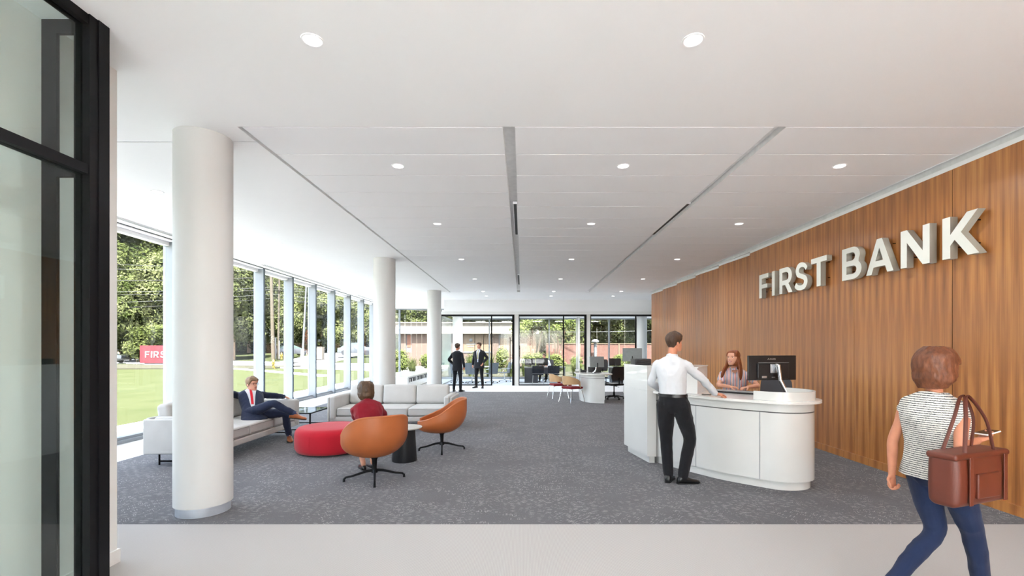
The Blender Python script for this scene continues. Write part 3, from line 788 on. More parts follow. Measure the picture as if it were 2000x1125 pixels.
shrub('bright green shrub outside the middle office, at its left', .65, 29.5, -.06, .95, 1.55, 3500, .055, M['leaf_c'], 11)
shrub('bright green shrub outside the middle office behind the seated man', 2.15, 29, -.06, .9, 1.55, 3500, .055, M['leaf_c'], 12)
shrub('small green shrub outside the glass door of the middle office', 3.55, 30.5, -.06, .75, 1.3, 2500, .05, M['leaf_c'], 13)
shrub('rounded green shrub outside the right office window', 6.1, 28.6, -.06, .85, 1.5, 3500, .055, M['leaf_c'], 14)
def tuft(lab, x, y, h, r, n, seed):
    rg = random.Random(seed); t = MB()
    for _ in range(n):
        a = rg.uniform(0, 6.28); q = r*.35*rg.random(); b = V((q*math.cos(a), q*math.sin(a), 0)); hh = h*rg.uniform(.5, 1)
        lean = V((math.cos(a), math.sin(a), 0))*r*rg.uniform(.2, .9); s = V((-math.sin(a), math.cos(a), 0))*.012
        m_ = b+lean*.35+V((0, 0, hh*.7)); e = b+lean+V((0, 0, hh))
        t.add([b-s, b+s, m_+s, m_-s, e], [(0, 1, 2, 3), (3, 2, 4)])
    o = t.build('ornamental_grass', M['leaf_c']); o.location = (x, y, -.06); tag(o, lab, 'ornamental grass', 'tufts of tall grass outside the back windows')
for k, (x, y) in enumerate([(-7.6, 27.2), (-6.4, 27.0), (-5.2, 27.4), (-4.1, 27.0), (-3.0, 27.4), (-1.9, 27.1), (-.7, 27.3), (.2, 27.4), (1.5, 27.2), (3.2, 27.6), (5.5, 26.9), (6.4, 27.2)]):
    tuft('tall yellow-green grass tuft outside the back windows', x, y, 1.0+.25*(k % 3), .45, 260, 40+k)
# multi-stem trees behind the middle office
for i, (x, y, lab) in enumerate([(.95, 32.5, 'multi-stemmed pale-barked tree outside the middle office, left one'), (2.5, 32, 'multi-stemmed pale-barked tree outside the middle office, right one')]):
    rg2 = random.Random(60+i); t = thing('ornamental_tree', lab, 'tree', (x, y, -.06), local=True)
    bl = [((rg2.uniform(-1.3, 1.3), rg2.uniform(-1, 1), rg2.uniform(2.9, 4.6)), (1.0, 1.0, .55)) for _ in range(11)]
    leaves(MB(), bl, 9000, .085, rg2, .2).build('foliage', M['leaf_c'], t)
    tm = MB()
    for a in (-.7, -.2, .4):
        tm.tube(crv([(a*.12, 0, 0), (a*.3, .1*a, 1.0), (a*.45+.1, .1, 2.0), (a*1.1, 0, 2.9), (a*1.3, 0, 3.5)], 4), [.075]*5+[.06]*5+[.045]*5+[.02]*2, 8)
    tm.build('stem', M['bark_pale'], t)
# ---------- brick building
bt = thing('brick_building', 'low brick building with a deep beige roof band across the courtyard', 'building', (-6, 44, 0))
Yb = 44.0
def bx_(px0, px1): return (px0-CX)/F*Yb, (px1-CX)/F*Yb
xl, xr = bx_(770, 1046)
MB().box(xl-1.0, xr+.3, Yb-.45, Yb+9, 3.0, 4.03).box(xl-1.2, xr+.5, Yb-.6, Yb+9.2, 3.98, 4.08).build('roof_band', M['fascia'], bt)
wm = MB()
for a, b in [(783, 793), (804, 862), (881, 905), (962, 974), (993, 1004), (1004, 1030)]:
    x0, x1 = bx_(a, b); wm.box(x0, x1, Yb, Yb+.3, -.1, 3.02)
for a, b in [(793, 804), (974, 993), (905, 962)]:
    x0, x1 = bx_(a, b); wm.box(x0, x1, Yb, Yb+.3, -.1, 1.25)
wm.build('wall', M['brick'], bt)
MB().box(xl, xr, Yb+.31, Yb+.5, -.1, 3.0).build('back_wall', M['dark_glass'], bt)
x0, x1 = bx_(793, 804); bf = MB().box(x0, x1, Yb+.1, Yb+.16, 1.25, 3.0).build('window', M['ext_gray'], bt); MB().box(x0+.08, x1-.08, Yb+.07, Yb+.11, 1.7, 2.9).build('blind', M['orange_blind'], bf)
x0, x1 = bx_(1030, 1046); MB().box(x0, x1, Yb+.1, Yb+.16, 0, 3.0).build('window', M['orange_blind'], bt)
x0, x1 = bx_(974, 993); bf = MB().box(x0, x1, Yb+.1, Yb+.16, 1.25, 3.0).build('window', M['ext_gray'], bt); MB().box(x0+.1, x1-.12, Yb+.07, Yb+.11, 1.6, 2.6).build('board', M['tan_panel'], bf)
x0, x1 = bx_(905, 962); pn = MB().box(x0, x0+1.05, Yb+.05, Yb+.1, 1.25, 3.0).box(x0+1.1, x0+1.9, Yb+.05, Yb+.1, 1.25, 3.0).box(x0+1.95, x1, Yb+.05, Yb+.1, 1.25, 3.0).build('wall_panel', M['tan_panel'], bt)
gx, gz = (919.5-CX)/F*Yb, H+(CY-664.5)/F*Yb
MB().rings([[(gx+r*math.cos(2*PI*i/24), Yb+y, gz+r*math.sin(2*PI*i/24)) for i in range(24)] for r, y in [(.16, .05), (.16, .02), (.13, .0)]]).build('emblem', M['ext_gray'], pn)
em = MB()
for (zz_, ww) in [(-.32, .42), (-.42, .42), (-.60, .3)]:
    k = 0; x = gx-ww
    while x < gx+ww: em.box(x, x+.06, Yb+.02, Yb+.05, gz+zz_-.03, gz+zz_+.03); x += .09
em.build('lettering', M['ext_white'], pn)
x0, x1 = bx_(905, 962); MB().box(x0, x1, Yb-.05, Yb+.1, 1.2, 1.32).build('sill', M['ext_gray'], bt)
# red brick garden wall
gw = thing('brick_wall', 'long red brick garden wall beyond the right office windows', 'garden wall', (7, 50, 0))
MB().box(2.6, 26, 50, 50.3, -.1, 2.08).build('wall', M['brick_red'], gw)
cp = MB().box(2.6, 26, 49.95, 50.35, 2.08, 2.16)
for x in (6.2, 10.4, 14.6): cp.box(x, x+.12, 49.93, 50, 0, 2.08)
cp.build('coping', M['tan_panel'], gw)
mt = thing('roof_vent', 'grey domed roof vent standing above the brick wall', 'roof vent', (7.75, 49, 0))
MB().lathe((7.75, 49, 0), [(.16, 0), (.16, 2.2), (.4, 2.25), (.42, 2.35), (.25, 2.55), (.05, 2.6)], 20).build('cowl', M['ext_gray'], mt)
# ---------- street furniture
def hydrant(lab, p, s):
    t = thing('fire_hydrant', lab, 'fire hydrant', p, local=True, group='yellow fire hydrants'); t.scale = (s,)*3
    MB().lathe((0, 0, 0), [(.15, 0), (.15, .04), (.10, .06), (.10, .46), (.13, .48), (.13, .52), (.11, .54), (.10, .62), (.06, .69), (.03, .71), (.03, .76)], 20).build('barrel', M['yellow'], t)
    MB().tube([(-.19, 0, .4), (.19, 0, .4)], .05, 10).build('side_outlet', M['yellow'], t)
    MB().tube([(0, 0, .38), (0, -.17, .38)], .07, 12).build('front_outlet', M['yellow'], t); return t
hydrant('yellow fire hydrant on the near lawn edge by the road', (-20.6, 38.4, -.06), 1.05)
hydrant('yellow fire hydrant across the road beside the silver car', (-30.2, 58.2, .25), 1.15)
up = thing('utility_pole', 'thick tan wooden utility pole across the road', 'utility pole', (-30.6, 57, .2))
MB().tube([(-30.6, 57, .1), (-30.9, 57, 13)], [.22, .16], 14).build('pole', M['pole_wood'], up)
MB().box(-31.8, -29.9, 56.9, 57.05, 11.6, 11.75).build('cross_arm', M['pole_wood'], up)
up2 = thing('utility_pole', 'slim reddish utility pole with white guards right of the thick tan pole', 'utility pole', (-30.8, 58.5, .3))
MB().tube([(-30.8, 58.5, .2), (-30.6, 58.5, 12)], [.13, .1], 12).build('pole', M['pole_wood'], up2)
MB().box(-31.1, -30.95, 58.3, 58.45, .3, 3.0).box(-30.6, -30.5, 58.3, 58.4, .3, 2.6).build('cable_guard', M['ext_white'], up2)
lp = thing('street_lamp', 'grey metal lamp pole on a white concrete base beside the window mullion', 'street lamp', (-26.5, 56, .25))
MB().tube([(-26.5, 56, .9), (-26.05, 56, 9.5)], [.13, .09], 12).tube([(-26.05, 56, 9.4), (-27.2, 55.8, 9.9), (-28.2, 55.7, 9.85)], .05, 8).build('pole', M['ext_gray'], lp)
MB().tube([(-26.62, 56, .0), (-26.5, 56, 1.55)], [.27, .2], 4).build('concrete_base', M['ext_white'], lp)
MB().rbox(-28.9, -28.1, 55.5, 55.9, 9.75, 9.9, .04).build('lamp_head', M['ext_gray'], lp)
ub = thing('utility_box', 'beige utility cabinet on the far verge', 'utility cabinet', (-24.0, 55.0, .3))
MB().rbox(-24.5, -23.6, 54.7, 55.4, .3, 1.75, .03).build('cabinet', M['fascia'], ub); MB().rbox(-24.5, -23.6, 54.65, 55.45, 1.73, 1.8, .02).build('lid', M['fascia'], ub)
def car(lab, p, rz, col, group=None):
    t = thing('car', lab, 'car', p, rz, group, local=True)
    sec = [(-2.15, .35, .62, .78), (-2.1, .3, .86, .8), (-1.3, .28, .95, .85), (-.75, .28, 1.0, .86), (0, .28, 1.0, .88), (.9, .28, 1.0, .86), (1.6, .28, .95, .84), (2.05, .3, .85, .8), (2.12, .35, .65, .74)]
    MB().rings([[(x, -w_, z0), (x, w_, z0), (x, w_*1.04, (z0+z1)/2), (x, w_*.95, z1), (x, -w_*.95, z1), (x, -w_*1.04, (z0+z1)/2)] for x, z0, z1, w_ in sec]).build('body', col, t)
    MB().rings([[(x, -w_, .93), (x, w_, .93), (x, w_*q, z1), (x, -w_*q, z1)] for x, z1, w_, q in [(-1.75, .95, .74, 1), (-1.05, 1.38, .8, .8), (.2, 1.45, .82, .78), (1.25, .97, .78, .95)]]).build('windows', M['dark_glass'], t)
    MB().rings([[(x, -w_, z0), (x, w_, z0), (x, w_, z0+.03), (x, -w_, z0+.03)] for x, z0, w_ in [(-1.08, 1.37, .64), (-.5, 1.44, .66), (.25, 1.44, .64)]]).build('roof', col, t)
    for x in (-1.35, 1.3):
        for y in (-.84, .84):
            MB().rings([[(x+r*math.cos(2*PI*i/20), y+yy, .32+r*math.sin(2*PI*i/20)) for i in range(20)] for r, yy in [(.3, -.1), (.32, -.08), (.32, .08), (.3, .1)]]).build('wheel', M['black_plastic'], t)
    return t
M['car_silver'] = simple('car_silver', dk(lin(176, 184, 196), .26), .4)
M['car_dark'] = simple('car_dark', dk(lin(90, 96, 102), .3), .25, coat=.5)
car('silver car parked behind the yellow hydrant across the road', (-31.0, 62.2, .6), .75, M['car_silver'])
car('pale blue-grey van parked beyond the verge at the far windows', (-21.0, 58.5, .72), .35, M['car_silver']).scale = (1.0, 1.0, 1.1)
car('grey car at the left edge of the window beside the bush', (-45.3, 50, -.0), .3, M['car_dark'])
shrub('tall orange-brown autumn shrub beside the silver car across the road', -27.8, 60, .5, .75, 3.9, 900, .12, leafm('leaves_orange', lin(170, 84, 30), lin(236, 140, 70), 2, .2), 15)
gsn = thing('marker_post', 'thin yellow slanted marker post in the far verge', 'marker post', (-30.0, 59, .3))
MB().tube([(-30.15, 59, 1.9), (-29.8, 59, .3)], .05, 8).build('post', M['yellow'], gsn)
# red street sign
ss = thing('street_sign', 'low red sign reading FIRST BANK standing on the planting strip outside', 'sign', (-34.5, 45, 0))
sx0 = (273-CX)/F*45; 
MB().box(sx0, sx0+6.2, 45, 45.35, .18, 1.9).build('panel', M['sign_red'], ss)
MB().box(sx0+.4, sx0+5.8, 45.05, 45.3, 0, .2).build('plinth', M['ext_white'], ss)
word('lettering', 'FIRST BANK', .62, .03, (sx0+.52, 44.985, .72), (1, 0, 0), M['ext_white'], ss, .2, .3)
# overhead wires
M['wire_gray'] = simple('wire_gray', dk(lin(190, 190, 185), .45), .8)
M['wire_dark'] = simple('wire_dark', dk(lin(110, 105, 100), .4), .8)
def wire(a, b, sag, r, lab):
    pts = [V(a).lerp(V(b), k/16)-V((0, 0, sag*4*(k/16)*(1-k/16))) for k in range(17)]
    o = MB().tube(pts, r*.7, 6).build('overhead_wire', M['wire_gray'] if r < .03 else M['wire_dark']); o['label'] = lab; o['category'] = 'overhead wire'; o['group'] = 'overhead wires along the road'
for k, (z1, z2, yy) in enumerate([(13.2, 11.6, 0), (12.4, 11.3, .3), (10.2, 10.4, 0), (8.8, 9.2, .4), (8.3, 8.9, .2), (6.9, 8.3, .0), (6.1, 7.8, .3)]):
    wire((-75, 50+yy, z1), (-30.8, 57+yy, z2), .8, .02 if k % 2 else .035, 'overhead wire running along the road, seen through the left windows')
    wire((-30.8, 57+yy, z2), (8, 47+yy, z1-.5), .8, .02 if k % 2 else .03, 'overhead wire running along the road, seen through the far windows')
wire((-13, 41, 3.75), (16, 38, 3.3), .5, .02, 'thin wire crossing in front of the brick building')
wire((-10, 40, 5.2), (18, 39, 4.6), .5, .02, 'thin wire above the roof of the brick building')
# ================================================================ LOUNGE
M['sofa'] = fabric('sofa_fabric', lin(188, 186, 183), 500, .08, .0008)
M['sofa_pipe'] = fabric('sofa_piping', lin(120, 116, 112), 500, .08)
M['red_fab'] = fabric('red_wool', lin(170, 22, 38), 450, .1, .001)
M['tan_leather'] = simple('tan_leather', lin(164, 92, 50), .42, var=.05, vs=6, bump=.0006, bs=500, spec=.4)
M['stone'] = simple('grey_stone_top', lin(176, 174, 168), .45, var=.06, vs=20)
def sofa(lab, loc, rz, group):
    t = thing('sofa', lab, 'sofa', loc, rz, group, local=True)
    W, D = 2.46, .95; w = W/2; d = D/2; m = M['sofa']
    MB().rbox(-w+.05, w-.05, -d+.01, d-.05, .17, .265, .02).build('base_rail', m, t)
    for s in (-1, 1):
        a = MB().rbox(s*w, s*(w-.05), -d, d, .17, .645, .018).build('arm', m, t)
        MB().rbox(s*(w-.055), s*(w-.165), -d-.015, d-.1, .215, .665, .035, 4, (.012, 0, .008)).build('arm_cushion', m, t)
    MB().rbox(-w+.05, w-.05, d-.06, d, .17, .66, .02).build('back_frame', m, t)
    sw = (W-.35)/3
    for k in range(3):
        x0 = -w+.175+sw*k
        c = MB().rbox(x0+.004, x0+sw-.004, -d+.005, d-.2, .275, .435, .035, 4, (0, 0, .018), 8).build('seat_cushion', m, t)
        q = .385; pp = MB()
        for z in (.30, .412):
            pp.tube([(x0+.03, -d+.002, z), (x0+sw-.03, -d+.002, z)], .003, 6)
        pp.build('piping', M['sofa_pipe'], c)
        R = Matrix.Translation((0, d-.15, .43)) @ Matrix.Rotation(math.radians(-10), 4, 'X') @ Matrix.Translation((0, -(d-.15), -.43))
        MB().rbox(x0+.004, x0+sw-.004, d-.27, d-.10, .435, .83, .05, 4, (0, .03, .01), 8, M=R).build('back_cushion', m, t)
    for s in (-1, 1):
        MB().tube([(s*(w-.135), -d+.125, 0), (s*(w-.135), -d+.125, .17)], .015, 4).tube([(s*(w-.135), d-.125, 0), (s*(w-.135), d-.125, .17)], .015, 4).tube([(s*(w-.135), -d+.12, .05), (s*(w-.135), d-.12, .05)], .012, 4).build('leg', M['black_metal'], t)
    return t
s1 = sofa('white upholstered sofa by the windows on which the man in the navy suit sits', (-4.67, 7.51, 0), PI/2, 'white lounge sofas')
s2 = sofa('white three-seat sofa facing the camera behind the red ottoman', (-2.60, 9.575, 0), 0, 'white lounge sofas')
# ottoman
t = thing('ottoman', 'low round red upholstered ottoman in the middle of the lounge', 'ottoman', (-3.0, 7.3, 0))
MB().lathe((-3.0, 7.3, 0), [(.44, .018), (.50, .03), (.525, .08), (.532, .2), (.528, .3), (.515, .35), (.48, .385), (.42, .397), (.2, .402), (.01, .403)], 72).build('cushion', M['red_fab'], t, 60)
MB().cyl((-3.0, 7.3), .42, 0, .03, 48).build('base', M['black_plastic'], t)
sm = MB()
for k in range(6):
    a = k*PI/3+.3; sm.tube([(-3+ .533*math.cos(a), 7.3+.533*math.sin(a), .05), (-3+.536*math.cos(a), 7.3+.536*math.sin(a), .2), (-3+.53*math.cos(a), 7.3+.53*math.sin(a), .31)], .0025, 6)
sm.build('seam', M['red_fab'], t)
# side table
t = thing('side_table', 'small round side table with black drum base beside the tan chair', 'side table', (-1.69, 6.66, 0))
MB().lathe((-1.69, 6.66, 0), [(.172, 0), (.175, .01), (.15, .465)], 48).build('drum_base', M['black_plastic'], t)
MB().lathe((-1.69, 6.66, 0), [(.24, .465), (.25, .472), (.25, .482), (.24, .485)], 64).build('table_top', M['stone'], t)
# glass corner table
t = thing('corner_table', 'low glass corner table with thin black frame between the two sofas', 'coffee table', (-4.6, 9.9, 0))
fx0, fx1, fy0, fy1 = -5.25, -4.17, 9.12, 10.0
r_ = .012
fm = MB()
zt = .34
for (a, b) in [((fx0, fy0), (fx1, fy0)), ((fx1, fy0), (fx1, fy1)), ((fx1, fy1), (fx0, fy1)), ((fx0, fy1), (fx0, fy0))]:
    fm.box(min(a[0], b[0])-r_, max(a[0], b[0])+r_, min(a[1], b[1])-r_, max(a[1], b[1])+r_, zt-.022, zt)
    fm.box(min(a[0], b[0])-r_, max(a[0], b[0])+r_, min(a[1], b[1])-r_, max(a[1], b[1])+r_, 0, .02)
fm.build('frame', M['black_metal'], t)
for x in (fx0, fx1):
    for y in (fy0, fy1): MB().box(x-r_, x+r_, y-r_, y+r_, .02, zt-.022).build('leg', M['black_metal'], t)
MB().box(fx0-r_, fx1+r_, fy0-r_, fy1+r_, zt, zt+.01).build('glass_top', M['glass_blue'], t)
# tan shell chairs
def shell_chair(lab, loc, face, base_rot):
    """face: direction angle the sitter looks (radians, 0=+x)"""
    t = thing('lounge_chair', lab, 'lounge chair', loc, 0, 'tan leather shell chairs', local=True)
    R = Matrix.Rotation(face, 4, 'Z')
    # shell: local +x = forward. seat bowl rises into arms and back
    nu, nv = 40, 18
    def P(u, v, off):
        a = (u-.5)*2          # -1..1 around from one front tip to the other; 0 = back
        ang = PI-a*PI*.86     # polar direction, pi = back
        back = max(0, math.cos(a*PI*.5))
        rim_h = .53+.275*math.exp(-(abs(a)/.56)**4)-.06*max(0, abs(a)-.7)/.3
        rr = .375+.0*a
        rx = .36 if math.cos(ang) < 0 else .40
        rim = V((rx*math.cos(ang)-.02*back, .395*math.sin(ang)*(1.0 if math.cos(ang) < 0 else 1.0), rim_h))
        if back > .5: rim.x -= .05*(rim_h-.5)
        # profile from centre bottom to rim
        c = V((.02, 0, .285))
        q = v
        hor = math.sin(min(1, q/.86)*PI/2)**.9
        ver = max(0, (q-.10)/.90)**1.75
        p = V((c.x+(rim.x-c.x)*hor, c.y+(rim.y-c.y)*hor, c.z+(rim.z-c.z)*ver))
        return p
    def grid(inset, lift):
        g = []
        for j in range(nv+1):
            row = []
            for i in range(nu+1):
                p = P(i/nu, .02+.98*j/nv, 0)
                hv = V((p.x-.02, p.y, 0)); L = hv.length
                if L > 1e-6: p = p-hv.normalized()*inset*min(1, j/nv*2)
                p.z += lift*(1-(j/nv)**2)
                row.append(R @ p)
            g.append(row)
        return g
    outer = grid(0, 0); inner = grid(.028, .045)
    m = MB(); W_ = nu+1
    vs = [p for r in outer for p in r]+[p for r in inner for p in r]; n0 = len(outer)*W_; fs = []
    for j in range(nv):
        for i in range(nu):
            a = j*W_+i; fs.append((a, a+W_, a+W_+1, a+1)); b = n0+a; fs.append((b, b+1, b+W_+1, b+W_))
    jt = nv*W_
    for i in range(nu): fs.append((jt+i, n0+jt+i, n0+jt+i+1, jt+i+1))
    for j in range(nv):
        for i in (0, nu):
            a = j*W_+i; q = (a, n0+a, n0+a+W_, a+W_); fs.append(q if i == 0 else tuple(reversed(q)))
    m.add(vs, fs, True)
    sh = m.build('shell', M['tan_leather'], t, 60)
    # front lip closes the bowl
    cu = MB()
    rs = []
    for j, (rr, z) in enumerate([(.02, .345), (.15, .348), (.22, .355), (.265, .37), (.285, .385), (.29, .395), (.285, .408), (.26, .415), (.2, .412), (.02, .408)]):
        rs.append([R @ V((.055+rr*1.08*math.cos(2*PI*i/40), rr*.98*math.sin(2*PI*i/40), z)) for i in range(40)])
    cu.rings(rs).build('seat_cushion', M['tan_leather'], t, 60)
    pts = [p for p in inner[-1]]; op = [p for p in outer[-1]]
    MB().tube([(a+b)/2+V((0, 0, .004)) for a, b in zip(pts, op)], .016, 10).build('edge_roll', M['tan_leather'], sh, 60)
    MB().lathe((0, 0, 0), [(.055, .27), (.05, .285), (.03, .24), (.026, .14), (.034, .10), (.04, .085)][::-1], 20).build('stem', M['black_metal'], t)
    for k in range(4):
        a = base_rot+k*PI/2; c, s = math.cos(a), math.sin(a)
        MB().tube([(0, 0, .115), (.1*c, .1*s, .105), (.25*c, .25*s, .062), (.33*c, .33*s, .05), (.352*c, .352*s, .03), (.353*c, .353*s, .0)], [.018, .017, .013, .013, .014, .016], 10).build('leg', M['black_metal'], t)
    return t
c1 = shell_chair('tan leather shell chair seen from behind, with the woman in the maroon top', (-1.815, 5.705, 0), math.atan2(.8, -.6), math.atan2(-.338, .107))
c2 = shell_chair('empty tan leather shell chair facing left beside the sofa', (-1.27, 7.344, 0), math.atan2(-.12, -.99), math.atan2(-.353, .06))
# low white cabinet
t = thing('low_cabinet', 'low white cabinet with open slots between the columns at the back', 'cabinet', (-5.1, 20, 0))
MB().box(-5.75, -4.45, 18.0, 22.3, .03, .47).build('body', M['satin_white'], t); MB().box(-5.78, -4.42, 17.97, 22.33, .47, .505).build('top', M['satin_white'], t)
for k in range(3):
    y0 = 18.25+1.36*k
    s_ = MB().box(-4.449, -4.443, y0, y0+1.15, .27, .44).build('open_slot', M['black_plastic'], t)
    for j in range(4): MB().rbox(-4.442, -4.436, y0+.1+.2*j, y0+.17+.2*j, .28, .40, .002).build('book', [M['white'], M['charcoal']][j % 2], s_)
# ================================================================ RECEPTION DESK
SW = M['satin_white']
def circ(cx, cy, r, a0, a1, n): return [(cx+r*math.cos(math.radians(a0+(a1-a0)*i/n)), cy+r*math.sin(math.radians(a0+(a1-a0)*i/n))) for i in range(n+1)]
ecx, ecy = 3.07, 5.59
front = [(1.885, 6.50), (2.10, 6.12), (2.375, 5.715), (2.56, 5.52)]
def body_outline(off):
    # front line, end cap, inner line (inner edge ~0.62 m behind)
    rr = .39+off
    f = crv([(x-off*.75, y-off*.65, 0) for x, y in front]+[(p[0], p[1], 0) for p in circ(ecx, ecy, rr, 222, 232, 1)], 6)
    pts = [(p.x, p.y) for p in f]+circ(ecx, ecy, rr, 238, 395, 26)[0:]
    inner = [(3.36, 6.08), (3.24, 6.33), (3.02, 6.60), (2.78, 6.88)]
    return pts+inner+[(2.2, 6.95), (1.885-off*.3, 6.9)]
def slabo(off, z0, z1, name, mat, par): return MB().prism(body_outline(off), z0, z1, True).build(name, mat, par, 40)
dk_ = thing('reception_desk', 'curved glossy white reception desk with a rounded end in front of the wood wall', 'reception desk', (2.6, 6.0, 0))
slabo(-.04, 0, .10, 'plinth', SW, dk_)
bo = body_outline(0.0)
slabo(0, .10, .875, 'body', SW, dk_)
slabo(-.008, .875, .888, 'shadow_gap', M['joint'], dk_)
slabo(0.0, .888, .985, 'fascia', SW, dk_)
slabo(.075, .985, 1.015, 'countertop', M['solid_white'], dk_)
gm = MB()
for px in (1359, 1483.7):
    # vertical grooves where the body silhouette crosses the sight line at px
    best = None; k_ = (px-CX)/F
    for i in range(len(bo)-1):
        a, b = V(bo[i]), V(bo[i+1]); fa = a.x-k_*a.y; fb = b.x-k_*b.y
        if fa*fb <= 0:
            p = a.lerp(b, fa/(fa-fb))
            if best is None or p.y < best[0].y: best = (p, (b-a).normalized())
    p, tdir = best; n2 = V((-tdir.y, tdir.x)); 
    if n2.y > 0: n2 = -n2
    q = [p+tdir*.004+n2*.002, p-tdir*.004+n2*.002, p-tdir*.004-n2*.01, p+tdir*.004-n2*.01]
    MB().prism([(v.x, v.y) for v in q], .10, .875).build('panel_joint', M['trim_gray'], dk_)
gm = None
# curved upstand on the counter end
oc_ = circ(ecx, ecy, .40, 205, 405, 40); ic_ = circ(ecx, ecy, .372, 405, 205, 40)
MB().prism(oc_+ic_, 1.015, 1.115, True).build('upstand', SW, dk_, 40)
# tall cabinet end
tc = thing('tall_cabinet', 'tall white cabinet block at the left end of the reception desk', 'cabinet', (2.1, 6.9, 0))
TP = [(1.61, 7.30), (1.75, 6.48), (1.872, 6.462), (2.28, 6.02), (2.70, 6.75), (2.3, 7.5)]
MB().prism([(1.66, 7.26), (1.79, 6.52), (1.865, 6.515), (1.865, 7.4)], 0, .10).build('plinth', SW, tc)
MB().prism(TP[:3]+[(1.872, 7.42)], .10, 1.015).build('side_block', SW, tc)
MB().prism(TP, 1.0165, 1.355).build('upper_block', SW, tc)
MB().prism([(1.60, 7.31), (1.742, 6.468), (1.875, 6.45), (2.285, 6.005), (2.713, 6.755), (2.3, 7.515)], 1.355, 1.367).build('top', M['solid_white'], tc)
# things on the desk
t = thing('card_reader', 'black boxy card printer on top of the tall white cabinet', 'card printer', (1.80, 6.95, 1.367))
MB().rbox(1.66, 1.90, 6.8, 7.1, 1.367, 1.455, .012).build('case', M['black_plastic'], t); MB().rbox(1.68, 1.89, 6.79, 6.8, 1.40, 1.405, .002).rbox(1.68, 1.89, 6.79, 6.8, 1.425, 1.43, .002).build('slot', M['black_gloss'], t)
mt = thing('computer_monitor', 'black computer monitor seen from behind on a chrome arm at the reception desk', 'monitor', (3.05, 5.75, 1.015))
# screen rectangle: px 1462-1555, py 695-743
Ym = 5.98; P0 = at(1462, 694.5, Ym-.06); P1 = at(1555, 695.5, Ym+.06)
cx_ = (P0+P1)/2; ang = math.atan2(P1.y-P0.y, P1.x-P0.x); Wm = (P1-P0).length; z1 = P0.z; z0 = at(1500, 742.5, Ym).z
RM = Matrix.Translation((cx_.x, cx_.y, 0)) @ Matrix.Rotation(ang, 4, 'Z')
cs = MB().rbox(-Wm/2, Wm/2, 0, .03, z0, z1, .006); cs.rbox(-Wm*.33, Wm*.33, -.022, .005, z0+.02, z1-.10, .02); cs.xf(RM).build('case', M['black_plastic'], mt)
cse = mt.children[0]
MB().box(-Wm*.32, Wm*.32, -.024, -.021, z1-.095, z1-.09).xf(RM).build('seam_strip', M['trim_gray'], cse)
MB().box(-Wm/2+.008, Wm/2-.008, .03, .031, z0+.012, z1-.008).xf(RM).build('screen', M['black_gloss'], mt)
MB().rbox(-.055, .055, -.036, -.022, (z0+z1)/2-.065, (z0+z1)/2+.05, .006).box(-.035, .035, -.043, -.036, (z0+z1)/2-.04, (z0+z1)/2+.03).xf(RM).build('mount_plate', M['steel'], mt)
MB().rbox(-.17, -.10, -.026, -.02, z0+.03, z0+.055, .003).xf(RM).build('socket', M['steel'], cse); MB().rbox(-.03, .02, -.026, -.02, z0+.035, z0+.045, .002).xf(RM).build('socket', M['steel'], cse)
hp = RM @ V((.01, -.05, (z0+z1)/2+.03)); el = at(1524, 741, hp.y-.03); bs = V((3.20, 5.80, 1.02)); bs = V(((1538-CX)/F*5.86, 5.86, 1.015))
MB().tube([hp, hp+V((.02, -.02, .0))], .03, 14).tube([hp+V((.015, -.02, .012)), el], [.028, .022], 14).build('upper_arm', M['chrome'], mt)
MB().tube([el, bs+V((0, 0, .02))], [.02, .022], 14).build('lower_arm', M['chrome'], mt)
MB().tube([el+V((-.012, -.0, -.02)), bs+V((-.02, 0, .02))], .014, 10).build('cable_cover', M['black_plastic'], mt)
MB().cyl((bs.x, bs.y), .04, 1.015, 1.04, 24).build('base_clamp', M['chrome'], mt)
# maker lettering on the case back
def word2(name, text, h, org, mat, parent, tr=.14, st=1.5):
    X = (RM.to_3x3() @ V((1, 0, 0)))
    return word(name, text, h, .0012, org, X, mat, parent, tr, .3, st)
word2('lettering', 'ASUS', .022, RM @ V((-.075, -.0005, z1-.055)), M['steel'], cse)
kb_ = thing('desk_pad', 'thin dark keyboard tray with grey top in front of the receptionist', 'desk pad', (2.9, 6.25, 1.015))
kp = [at(1399, 762, 6.7), at(1470, 767, 6.2)]
KM = Matrix.Translation((2.86, 6.22, 0)) @ Matrix.Rotation(math.radians(-45), 4, 'Z')
MB().rbox(-.27, .27, -.11, .11, 1.016, 1.034, .006).xf(KM).build('tray', M['black_plastic'], kb_); MB().rbox(-.25, .25, -.10, .09, 1.034, 1.042, .003).xf(KM).build('pad', M['trim_gray'], kb_)
t = thing('pen', 'dark pen lying on the counter behind the standing man', 'pen', (2.2, 6.1, 1.02)); MB().tube([(2.32, 5.98, 1.021), (2.40, 5.88, 1.021)], .005, 8).build('barrel', M['black_gloss'], t)
